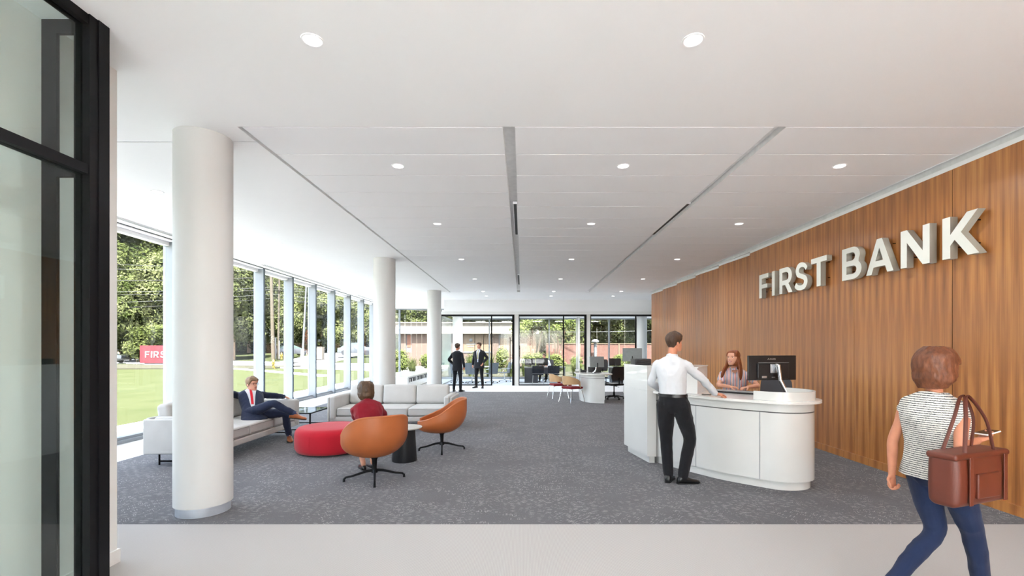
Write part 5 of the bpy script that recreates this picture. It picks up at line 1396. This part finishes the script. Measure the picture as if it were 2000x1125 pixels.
    for i in range(46):
        z = -.01*(st != 'short')+(HP[-1][0]+.0)*(i/45); row = []
        for k in range(72):
            a = 2*PI*k/72; fr = math.sin(a); 
            if st == 'short': hl = .172+.004*math.cos(a*6) if fr > .75 else (.172-(.75-fr)/.55*.075 if fr > .2 else (.085 if fr > -.15 else .085-(-.15-fr)/.85*.06))
            elif st == 'bob': hl = .168 if fr > .78 else (.168-(.78-fr)/.3*.18 if fr > .48 else -.05)
            else: hl = .188 if fr > .80 else (.188-(.80-fr)/.3*.2 if fr > .56 else -.05)
            mk = smooth01((z-hl)/.016+.5)
            zc = z
            if st != 'short':
                zc = max(z, .095); q0 = headpt(a, zc, 0, False); lim = .018 if z > .07 else .018-(.07-z)*.45
                if z < .135: mk *= smooth01((lim-q0.y)/.012+.5)
                if mk < .5: zc = z
            fu = th_*(1+.25*noise.noise(V((math.cos(a)*5, fr*5, z*30))))
            if st == 'bob': fu += .016*math.exp(-((z-.07)/.07)**2)*(1 if fr < .3 else .3)
            if st == 'short' and fr > .3 and z > .17: fu += .006
            if st == 'short': fu *= .45+.55*smooth01((z-.06)/.1)
            off = -.012+(fu+.012)*mk
            q = headpt(a, zc, off, False); tp = 1-(.16 if st == 'bob' else .05)*smooth01((.05-z)/.06)
            if mk >= .5 and st != 'short': q.x *= tp; q.y = -.02+(q.y+.02)*tp
            row.append(hp(q.x, q.y, z if zc != z else q.z))
        rows.append(row)
    hm.rings(rows)
    if st == 'long':
        for sg, pts, rad in g('locks'):
            limb(hm, [hp(*p) for p in pts], rad, 14, .55, side=hf)
    fuse(hm, 'hair', J['hair'], root, min(vox, .005), 2, g('hair_w', .0022), 3, (1.5, 1.5, .5) if st != 'short' else (1, 1, 1))
    # ---- clothes
    o_ = J['outfit']; top = J['top_mat']; tk = .022 if o_ == 'suit' else (.016 if o_ in ('knit', 'blouse') else .006); hem = .16 if o_ == 'suit' else (g('hem', .02))
    c = MB(); secs = torso_secs(tk, hem); loft(c, secs)
    for q in 'LR':
        l = L[q]; sl = g('sleeve', 1.0); k = .013 if o_ == 'suit' else .007
        r = [.052, .051+k*.7, .047+k, .042+k, .039+k, .031+k]; a = .97 if not fem else .86
        pts = [Ch.lerp(Nk, .40)+(l['S']-Nk)*.30, l['S']+V((0, 0, .004)), l['S'].lerp(l['E'], .5), l['E'], l['E'].lerp(l['W'], .4), l['E'].lerp(l['W'], .93)]
        if sl < .2: pts, r = pts[:2]+[l['S'].lerp(l['E'], .10)], [.05, .054, .050]
        elif sl < .6: pts, r = pts[:2]+[l['S'].lerp(l['E'], .28), l['S'].lerp(l['E'], .5)], [.054, .060, .064, .066]
        limb(c, pts, [x*s*a for x in r], 16)
        if sl >= 1: 
            if o_ == 'suit':
                cf = MB(); cf.tube([l['E'].lerp(l['W'], .93), l['E'].lerp(l['W'], 1.03)], .030*s, 14); cf.build('shirt_cuff', J['shirt_mat'], root)
            else: 
                cf = MB(); cf.tube([l['E'].lerp(l['W'], .88), l['E'].lerp(l['W'], 1.0)], [.034*s, .033*s], 16); cf.build('cuff', top, root)
    if o_ != 'knit': limb(c, [Nk-(Nk-Ch)*.1, Nk+(Nk-Ch).normalized()*.008], [.066*s, .058*s], 16)
    tn = {'suit': 'jacket', 'shirt': 'shirt', 'blouse': 'blouse', 'knit': 'top'}[o_]
    gar = fuse(c, tn, top, root, vox, 4, .0045 if o_ == 'suit' else .0075, J['seed'])
    # collar ring
    if o_ in ('suit', 'shirt'):
        cm_ = J['shirt_mat'] if o_ == 'suit' else top; up = (ntop-Nk).normalized()
        MB().rings([[Nk+up*z+(sc*math.cos(2*PI*k/24)+fc*math.sin(2*PI*k/24)*1.05)*r*s for k in range(24)] for z, r in ((-.005, .073), (.03, .066), (.034, .062), (.0, .064))], False).build('collar', cm_, gar if o_ == 'shirt' else root)
    # front opening of a jacket / placket
    def tor(t):
        cc = crv([(*q[0], *q[1], *q[2], q[3], q[4]) for q in secs], 8); k = t*(len(cc)-1); i = min(len(cc)-2, int(k)); return cc[i].lerp(cc[i+1], k-i)
    def patch(name, t0, t1, a0f, a1f, lift, mat, par, n=14, m=6, xs=0):
        rs = []
        for i in range(n+1):
            t = t0+(t1-t0)*i/n; q = tor(t); row = []
            for j in range(m+1):
                a = a0f(i/n)+(a1f(i/n)-a0f(i/n))*j/m; sa, ca = math.sin(a), math.cos(a); e = 2/2.3
                row.append(V(q[:3])+V(q[3:6]).normalized()*(q[9]+lift*.4)*math.copysign(abs(sa)**e, sa)+V(q[6:9]).normalized()*(q[10]+lift)*abs(ca)**e)
            rs.append(row)
        lo = [[p-fc*.006 for p in r] for r in rs]; mb = MB(); mb.rings(rs, False, False); mb.rings([list(reversed(r)) for r in lo], False, False); return mb.build(name, mat, par)
    if o_ == 'suit' and g('front', 1):
        ow = g('open', .55)
        sh_ = patch('shirt_front', .22, .96, lambda u: -ow*(.15+.85*u**.8 if u < .8 else .8), lambda u: ow*(.15+.85*u**.8 if u < .8 else .8), .006, J['shirt_mat'], root)
        patch('tie', .30, .95, lambda u: -.075+.03*u, lambda u: .075-.03*u, .013, J['tie_mat'], sh_)
        for sg in (-1, 1): patch('lapel', .24, .94, lambda u: sg*(ow*(.12+.85*u**.8)), lambda u: sg*(ow*(.12+.85*u**.8)+.32*math.sin(PI*min(1, u*.9+.08))), .012, top, gar)
    if g('vneck'):
        vp = patch('neck_opening', .74, .985, lambda u: -.04-.42*u, lambda u: .04+.42*u, .007, J['skin'], root)
        for sg in (-1, 1): patch('collar', .72, .985, lambda u: sg*(.03+.42*u), lambda u: sg*(.03+.42*u+.20*math.sin(PI*min(1, u+.12))), .012, top, gar)
    # ---- trousers
    if g('legs', 1):
        tr = MB(); wa = P.lerp(Ch, .27)
        loft(tr, [(P-(Ch-P).normalized()*.11*s, sp, fp, .125*s*g('bw', 1), .08*s), (P-(Ch-P).normalized()*.06*s, sp, fp, .158*s*g('bw', 1), .108*s), (P, sp, fp, (.170)*s*g('bw', 1), .12*s), (wa, sp, fp, (.158 if not fem else .140)*s*g('bw', 1), .113*s*g('bd', 1))])
        tk2 = g('trk', 1.0)
        for q in 'LR':
            l = L[q]; ll = g('leg_len', .95)
            pts = [l['H'], l['H'].lerp(l['K'], .5), l['K'], l['K'].lerp(l['A'], .4), l['K'].lerp(l['A'], ll)]
            limb(tr, pts, [x*s*tk2 for x in (.096, .084, .064, .060, .052)], 18)
        fuse(tr, g('trouser_name', 'trousers'), J['trouser_mat'], root, vox, 4, .006, J['seed']+2)
        if g('belt'):
            q = P.lerp(Ch, .26); MB().rings([[q+(Ch-P).normalized()*z+sp*math.cos(2*PI*k/32)*(.158*s*g('bw', 1)+r)+fp*math.sin(2*PI*k/32)*(.114*s*g('bd', 1)+r) for k in range(32)] for z, r in ((-.018, .004), (-.018, .014), (.018, .014), (.018, .004))], False).build('belt', J['belt'], root)
    # ---- shoes
    if g('shoes', 1):
        for q in 'LR':
            l = L[q]; T = l['T']; U = V(g('FU'+q, (0, 0, 1))); sd = T.cross(U).normalized(); U = sd.cross(T).normalized(); k = s*(1.0 if not fem else .88)
            B_ = l['A']-U*.088*s
            sm_ = MB(); rs = []
            for d_, w_, zt in [(-.072, .022, .045), (-.06, .034, .075), (-.03, .038, .10 if not fem else .06), (.01, .040, .105 if not fem else .05), (.06, .041, .078 if not fem else .04), (.11, .047, .055 if not fem else .036), (.16, .046, .045 if not fem else .032), (.195, .034, .036), (.212, .014, .022)]:
                C = B_+T*d_*k; r = []
                for i in range(20):
                    a = 2*PI*i/20; ca, sa = math.cos(a), math.sin(a); r.append(C+sd*w_*k*math.copysign(abs(ca)**.8, ca)+U*(zt*k*.5+zt*k*.5*math.copysign(abs(sa)**.7, sa)+.004))
                rs.append(r)
            sm_.rings([list(reversed(r)) for r in rs]); sh = sm_.build('shoe', J['shoe_mat'], root, 60)
            sl_ = MB(); rs = [[B_+T*d_*k+sd*w_*k*sg+U*z for sg, z in ((-1, 0), (1, 0), (1, .012), (-1, .012))] for d_, w_ in [(-.075, .026), (-.05, .038), (.05, .040), (.11, .05), (.17, .048), (.21, .024)]]
            sl_.rings(rs).build('sole', M['black_plastic'], sh)
            if g('sock'):
                sk = MB(); limb(sk, [l['A']+T*.02*k-U*.01, l['A'], l['K'].lerp(l['A'], g('leg_len', .95)-.04)], [.038*s, .046*s, .049*s], 14); sk.build('sock', M['sock'], root)
    return root
def rot(v, a): return (v[0]*math.cos(a)-v[1]*math.sin(a), v[0]*math.sin(a)+v[1]*math.cos(a), 0)
# 1 standing customer
f = V((.5, .87, 0)).normalized(); sd = V((-f.y, f.x, 0))
man = person(dict(label='man in a white shirt and black trousers standing at the reception desk', base=(1.83, 5.6, 0), s=1.0, hk=1.0, seed=1, skin=M['skin_tan'], vox=.0055,
    P=(1.83, 5.60, .95), Ch=(1.815, 5.63, 1.32), Nk=(1.825, 5.64, 1.505), O=(1.862, 5.655, 1.572), hf=(.93, .34, .0), sp=sd, sc=sd,
    SL=(1.665, 5.72, 1.455), SR=(1.965, 5.55, 1.455), EL=(1.62, 5.80, 1.19), WL=(1.80, 5.96, 1.065), HDL=(.7, .6, -.1), HNL=(0, 0, -1), curlL=.35,
    ER=(2.15, 5.55, 1.25), WR=(2.335, 5.585, 1.062), HDR=(.95, .3, -.12), HNR=(0, 0, -1), curlR=.55,
    HL=(1.752, 5.645, .92), HR=(1.908, 5.555, .92), KL=(1.765, 5.67, .50), KR=(2.03, 5.60, .52), AL=(1.77, 5.60, .09), AR=(1.915, 5.515, .09), TL=(.45, .8, 0), TR=(.97, .16, 0),
    hair=M['hair_brown'], style='short', outfit='shirt', top_mat=M['shirt_white'], trouser_mat=M['trouser_black'], shoe_mat=M['shoe_black'], belt=M['belt'], leg_len=.97, thumbL=1, thumbR=-1, hem=0, trk=1.12, bw=1.0))
# 2 receptionist
f = V((-.35, -.94, 0)).normalized(); sd = V((-f.y, f.x, 0))
hf = V((-.78, -.62, .12))
wom = person(dict(label='smiling woman with long auburn hair and a striped blouse behind the reception desk', base=(3.24, 7.08, 0), s=.95, hk=.98, seed=2, skin=M['skin'], vox=.0055, fem=1, bw=1.12,
    P=(3.25, 7.10, .78), Ch=(3.21, 7.0, 1.13), Nk=(3.185, 6.95, 1.30), O=(3.125, 6.88, 1.355), hf=hf, hu=(.0, 0, 1), sp=sd, sc=sd, smile=1, gaze=0,
    SL=(3.37, 6.885, 1.255), SR=(3.035, 7.02, 1.255), EL=(3.42, 6.72, 1.07), ER=(2.90, 6.84, 1.07), WL=(3.22, 6.62, 1.055), WR=(2.99, 6.66, 1.06), HDL=(-.9, -.35, -.05), HDR=(.75, -.65, -.05), HNL=(0, 0, -1), HNR=(.1, 0, -1), curlL=.3, curlR=.5,
    HL=(3.33, 7.05, .74), HR=(3.17, 7.1, .74), KL=(3.28, 6.86, .70), KR=(3.12, 6.88, .70), AL=(3.3, 6.95, .35), AR=(3.14, 6.98, .35), TL=(-.3, -.9, -.2), TR=(-.3, -.9, -.2),
    hair=M['hair_auburn'], style='long', hair_t=.016, outfit='blouse', top_mat=M['blouse'], trouser_mat=M['jeans'], shoe_mat=M['shoe_black'], sleeve=.4, hem=.02, vneck=1,
    locks=[(1, [(.06, -.03, .16), (.085, -.03, .08), (.10, -.03, -.0), (.115, -.03, -.07), (.12, -.03, -.15), (.12, -.03, -.2)], [.03, .038, .042, .042, .034, .016]),
           (-1, [(-.06, -.03, .16), (-.085, -.025, .08), (-.10, -.01, -.02), (-.115, .04, -.10), (-.115, .075, -.19), (-.105, .08, -.26)], [.03, .036, .040, .038, .03, .012]),
           (0, [(.03, -.08, .14), (.035, -.10, .05), (.04, -.115, -.06), (.04, -.12, -.16)], [.03, .034, .034, .02]), (0, [(-.03, -.08, .14), (-.035, -.10, .05), (-.04, -.115, -.06), (-.04, -.12, -.16)], [.03, .034, .034, .02])]))
t = thing('bar_stool', 'tall padded stool the receptionist sits on behind the desk', 'stool', (3.27, 7.12, 0))
MB().lathe((3.27, 7.12, 0), [(.17, .60), (.2, .62), (.2, .66), (.17, .685), (.05, .69)], 28).build('seat', M['charcoal'], t); MB().lathe((3.27, 7.12, 0), [(.2, 0), (.2, .02), (.03, .05), (.03, .60)], 24).build('pedestal', M['chrome'], t)
# 3 seated man in navy suit
f = V((.5, -.86, 0)).normalized(); sd = V((-f.y, f.x, 0))
sit = person(dict(label='man in a navy suit with red tie and glasses sitting cross-legged on the window sofa', base=(-4.5, 7.75, .45), s=.97, hk=1.0, seed=3, skin=M['skin'], vox=.006,
    P=(-4.47, 7.72, .53), Ch=(-4.64, 7.95, .72), Nk=(-4.73, 8.06, .865), O=(-4.668, 8.01, .885), hf=(.93, -.36, -.04), hu=(-.03, .0, 1), sp=sd, sc=sd,
    SL=(-4.585, 8.14, .835), SR=(-4.895, 7.98, .835), EL=(-4.47, 8.36, .755), WL=(-4.40, 8.56, .72), HDL=(.25, .8, -.25), HNL=(-.1, .2, -1), curlL=.25, spread=.35,
    ER=(-4.98, 7.70, .90), WR=(-4.99, 7.46, .885), HDR=(0, -1, -.2), HNR=(0, 0, -1), curlR=.3,
    HL=(-4.40, 7.77, .525), HR=(-4.54, 7.69, .525), KL=(-4.02, 7.86, .50), KR=(-4.10, 7.62, .70), AL=(-4.03, 8.02, .10), AR=(-3.80, 7.73, .525), TL=(.55, -.84, 0), TR=(.96, .12, -.12), FUR=(.15, 0, 1),
    hair=M['hair_fair'], style='short', outfit='suit', top_mat=M['suit_navy'], shirt_mat=M['shirt_white'], tie_mat=M['tie_red'], trouser_mat=M['suit_navy'], shoe_mat=M['shoe_tan'], leg_len=.86, sock=1, foot_down=0, open=.62))
sit.children[0]
gl = MB()
O_ = V((-4.668, 8.01, .885)); hf_ = V((.93, -.36, -.04)).normalized(); hs_ = V((0, 0, 1)).cross(hf_).normalized()
hpp = lambda x, y, z: O_+hs_*x+hf_*y+V((0, 0, 1))*z
for sg in (-1, 1):
    gl.tube([hpp(sg*.032+.021*math.cos(2*PI*k/16), .094, .117+.016*math.sin(2*PI*k/16)) for k in range(17)], .0022, 6)
    gl.tube([hpp(sg*.053, .092, .12), hpp(sg*.074, .05, .12), hpp(sg*.078, -.01, .115)], .002, 6)
gl.tube([hpp(-.011, .096, .12), hpp(.011, .096, .12)], .0022, 6)
gl.build('glasses', M['black_plastic'], sit)
# 4 woman in the tan chair
f = V((-.6, .8, 0)).normalized(); sd = V((-f.y, f.x, 0))
w2 = person(dict(label='woman with a short brown bob and maroon top seated with her back to the camera', base=(-1.86, 5.8, .42), s=.94, hk=.98, seed=4, skin=M['skin'], vox=.0055, fem=1, face=0, bw=1.12,
    P=(-1.84, 5.75, .52), Ch=(-1.95, 5.90, .76), Nk=(-2.0, 5.975, .925), O=(-2.03, 6.02, .95), hf=(-.6, .8, -.05), sp=sd, sc=sd,
    SL=(-2.135, 5.87, .87), SR=(-1.865, 6.065, .87), EL=(-2.13, 6.0, .645), ER=(-1.80, 6.2, .645), WL=(-2.05, 6.2, .60), WR=(-1.95, 6.28, .60), HDL=(.3, .8, -.1), HDR=(-.6, .7, -.1), HNL=(0, 0, -1), HNR=(0, 0, -1),
    HL=(-1.91, 5.71, .50), HR=(-1.78, 5.80, .50), KL=(-2.15, 6.06, .485), KR=(-2.04, 6.18, .485), AL=(-2.11, 6.16, .08), AR=(-2.02, 6.27, .08), TL=(-.5, .8, 0), TR=(-.62, .78, 0),
    hair=M['hair_bob'], style='bob', hair_t=.024, outfit='blouse', top_mat=M['maroon_top'], sleeve=.4, trouser_mat=M['trouser_black'], shoe_mat=M['shoe_black'], leg_len=.62, hem=.06))
er = MB()
for sg in (-1, 1):
    hs_ = V((0, 0, 1)).cross(V((-.6, .8, 0))).normalized(); er.ell(V((-2.03, 6.02, .95))+hs_*sg*.08+V((0, 0, .055)), (.006, .006, .006), 8)
# 5, 6 standing suits
def suit_man(lab, base, f, h, lp, rp, **kw):
    f = V(f).normalized(); sd = V((-f.y, f.x, 0)); B = V(base); k = h/1.8
    def Q(a, b, z): return B+sd*a*k+f*b*k+V((0, 0, z*k))
    arm = {'pocket': lambda q: dict(E=Q(q*.30, -.10, 1.19), W=Q(q*.21, .10, 1.0), HD=tuple(-sd*q*.3+f*.4+V((0, 0, -.8))), HN=tuple(-sd*q)),
           'hang': lambda q: dict(E=Q(q*.245, -.02, 1.17), W=Q(q*.26, .05, .92), HD=tuple(f*.15+V((0, 0, -1))), HN=tuple(-sd*q))}
    a, b = arm[lp](1), arm[rp](-1)
    d = dict(label=lab, base=base, s=k, hk=k, P=Q(0, 0, .95), Ch=Q(0, .0, 1.32), Nk=Q(0, -.015, 1.505), O=Q(0, .02, 1.565), hf=tuple(f), sp=sd, sc=sd, SL=Q(.185, 0, 1.45), SR=Q(-.185, 0, 1.45),
             EL=a['E'], WL=a['W'], HDL=a['HD'], HNL=a['HN'], ER=b['E'], WR=b['W'], HDR=b['HD'], HNR=b['HN'], HL=Q(.09, 0, .92), HR=Q(-.09, 0, .92), KL=Q(.12, .02, .5), KR=Q(-.12, .02, .5), AL=Q(.14, -.02, .09), AR=Q(-.14, -.02, .09),
             TL=tuple(f+sd*.35), TR=tuple(f-sd*.35), outfit='suit', leg_len=.96, vox=.008)
    d.update(kw); return person(d)
suit_man('man in a dark suit standing with his back to the camera, hand in pocket', (-2.41, 17.28, 0), (.35, .94, 0), 1.80, 'pocket', 'hang', seed=5, skin=M['skin_tan'], hair=M['hair_brown'], style='short', top_mat=M['suit_black'], shirt_mat=M['shirt_white'], tie_mat=M['tie_navy'], trouser_mat=M['suit_black'], shoe_mat=M['shoe_black'], face=0, front=0, bw=1.02, hf=(.6, .8, 0))
suit_man('smiling man in a dark suit and pale tie facing the camera before the glass', (-1.74, 18.85, 0), (-.3, -.95, 0), 1.85, 'pocket', 'hang', seed=6, skin=M['skin'], hair=M['hair_brown'], style='short', top_mat=M['suit_black'], shirt_mat=M['shirt_blue'], tie_mat=M['tie_gold'], trouser_mat=M['trouser_black'], shoe_mat=M['shoe_black'], smile=1, bw=1.12, bd=1.12, open=.45, hf=(-.5, -.86, 0))
# 7 office worker
f = V((-.35, -.93, 0)).normalized(); sd = V((-f.y, f.x, 0))
wrk = person(dict(label='man in a pale shirt and dark tie seated at the desk in the middle office', base=(1.15, 22.85, .5), s=.97, hk=1, seed=7, skin=M['skin'], vox=.008,
    P=(1.17, 22.9, .58), Ch=(1.13, 22.75, .92), Nk=(1.12, 22.72, 1.085), O=(1.09, 22.69, 1.125), hf=(-.6, -.8, -.1), sp=sd, sc=sd, SL=(1.30, 22.66, 1.03), SR=(.95, 22.79, 1.03), EL=(1.36, 22.5, .80), ER=(.87, 22.6, .80), WL=(1.2, 22.33, .775), WR=(.98, 22.33, .775),
    HDL=(-.5, -.8, 0), HDR=(.3, -.9, 0), HNL=(0, 0, -1), HNR=(0, 0, -1), HL=(1.26, 22.87, .55), HR=(1.08, 22.93, .55), KL=(1.2, 22.45, .53), KR=(.92, 22.47, .53), AL=(1.15, 22.35, .09), AR=(.85, 22.4, .09), TL=(-.2, -1, 0), TR=(-.3, -1, 0),
    hair=M['hair_brown'], style='short', outfit='shirt', top_mat=M['shirt_blue'], trouser_mat=M['trouser_black'], shoe_mat=M['shoe_black'], hem=.0))
tie = MB(); tie.rings([[V((1.1, 22.62, z))+V((x, -.0-(.012 if z > .8 else 0)-dy, 0)) for x, dy in ((-w_, 0), (w_, .0), (w_, .012), (-w_, .012))] for z, w_ in ((1.06, .015), (1.03, .03), (.86, .035), (.80, .01))])
tie.build('tie', M['tie_navy'], wrk)
# 8 walking woman
f = V((.94, .34, 0)).normalized(); sd = V((-f.y, f.x, 0))
wk = person(dict(label='woman in a striped knit top and jeans walking past at the right edge', base=(2.56, 2.85, 0), s=.92, hk=1.0, seed=8, skin=M['skin_tan'], vox=.005, fem=1, bw=1.12, face=1,
    P=(2.56, 2.86, .86), Ch=(2.53, 2.85, 1.16), Nk=(2.545, 2.86, 1.325), O=(2.575, 2.875, 1.375), hf=(.94, .25, .0), sp=sd, sc=sd,
    SL=(2.475, 3.0, 1.265), SR=(2.585, 2.71, 1.265), EL=(2.425, 3.03, 1.01), WL=(2.395, 3.0, .80), HDL=(-.05, -.05, -1), HNL=(.2, -.9, 0), curlL=1.1,
    ER=(2.50, 2.64, 1.035), WR=(2.70, 2.745, 1.065), HDR=(.85, .35, .12), HNR=(-.1, .1, 1), curlR=.35,
    HL=(2.535, 2.94, .83), HR=(2.59, 2.78, .83), KL=(2.60, 2.92, .46), KR=(2.745, 2.82, .47), AL=(2.31, 2.90, .14), AR=(2.86, 2.87, .10), TL=(.9, .2, -.45), TR=(.93, .3, .15),
    hair=M['hair_chest'], style='bob', hair_t=.026, hair_w=.005, outfit='knit', top_mat=M['knit'], sleeve=.15, trouser_mat=M['jeans'], trouser_name='jeans', shoe_mat=M['shoe_black'], leg_len=.95, hem=.05, trk=.92))
pr = thing('mobile_phone', 'white phone held in the hand of the walking woman', 'phone', (2.80, 2.78, 1.09))
PM_ = Matrix.Translation((2.80, 2.79, 1.105)) @ Matrix.Rotation(.35, 4, 'Z') @ Matrix.Rotation(-.1, 4, 'Y')
MB().rbox(-.07, .07, -.035, .035, -.004, .004, .003).xf(PM_).build('case', M['white'], pr); MB().box(-.065, .065, -.031, .031, .0042, .0048).xf(PM_).build('screen', M['black_gloss'], pr)
bg = thing('handbag', 'large brown leather handbag hanging from the walking woman\'s shoulder', 'handbag', (2.47, 2.56, .78))
BMx = Matrix.Translation((2.43, 2.525, .925)) @ Matrix.Rotation(math.atan2(.34, .94), 4, 'Z')
MB().rbox(-.235, .235, -.065, .065, -.15, .125, .035, 4, (0, .02, 0), 8).xf(BMx).build('bag_body', M['bag'], bg)
bb_ = bg.children[0]
MB().rbox(-.24, .24, -.07, .07, .10, .135, .015).xf(BMx).build('top_band', M['bag'], bb_)
MB().rbox(-.10, .10, -.095, -.075, -.10, .03, .008).xf(BMx).build('front_pocket', M['bag'], bb_)
for x in (-.15, .15): MB().rbox(x-.015, x+.015, -.092, -.085, -.13, .12, .003).xf(BMx).build('strip', M['bag'], bb_)
for sy in (-.05, .05):
    a = BMx @ V((-.13, sy, .12)); b = BMx @ V((.13, sy, .12)); top_ = V((2.578, 2.70, 1.335))+V((0, sy*.3, 0))
    MB().tube([p[:] for p in crv([a, a.lerp(top_, .6)+V((-.03, -.03, 0)), top_, b.lerp(top_, .6)+V((.0, -.045, 0)), b], 8)], .012, 8, True, (0, 1, 0), .004).build('strap', M['bag'], bg)
# ================================================================ LIGHT
w = bpy.data.worlds.new('sky'); SC.world = w; w.use_nodes = True; t = w.node_tree; t.nodes.clear()
o = t.nodes.new('ShaderNodeOutputWorld'); b = t.nodes.new('ShaderNodeBackground'); s = t.nodes.new('ShaderNodeTexSky')
s.sky_type = 'NISHITA'; s.sun_disc = False; s.sun_elevation = math.radians(58); s.sun_rotation = math.radians(172); s.air_density = 1.0; s.dust_density = 2.0; s.ozone_density = 1
hs = t.nodes.new('ShaderNodeHueSaturation'); hs.inputs['Saturation'].default_value = .55
t.links.new(s.outputs[0], hs.inputs['Color']); t.links.new(hs.outputs[0], b.inputs[0]); t.links.new(b.outputs[0], o.inputs[0]); b.inputs[1].default_value = SKY_S
sl = bpy.data.lights.new('sun', 'SUN'); sl.energy = SUN_S; sl.angle = math.radians(1.0); sl.color = (1, .96, .9)
sl.color = (1, .985, .965); so = bpy.data.objects.new('sun', sl); COL.objects.link(so)
so.rotation_euler = V((.12, -.62, 1.25)).to_track_quat('Z', 'Y').to_euler()
for o in bpy.data.objects:
    if '_local' in o: del o['_local']
SC.view_settings.view_transform = 'Standard'; SC.view_settings.look = 'None'; SC.view_settings.gamma = 1; SC.view_settings.use_curve_mapping = False
SC.view_settings.exposure = EXPO
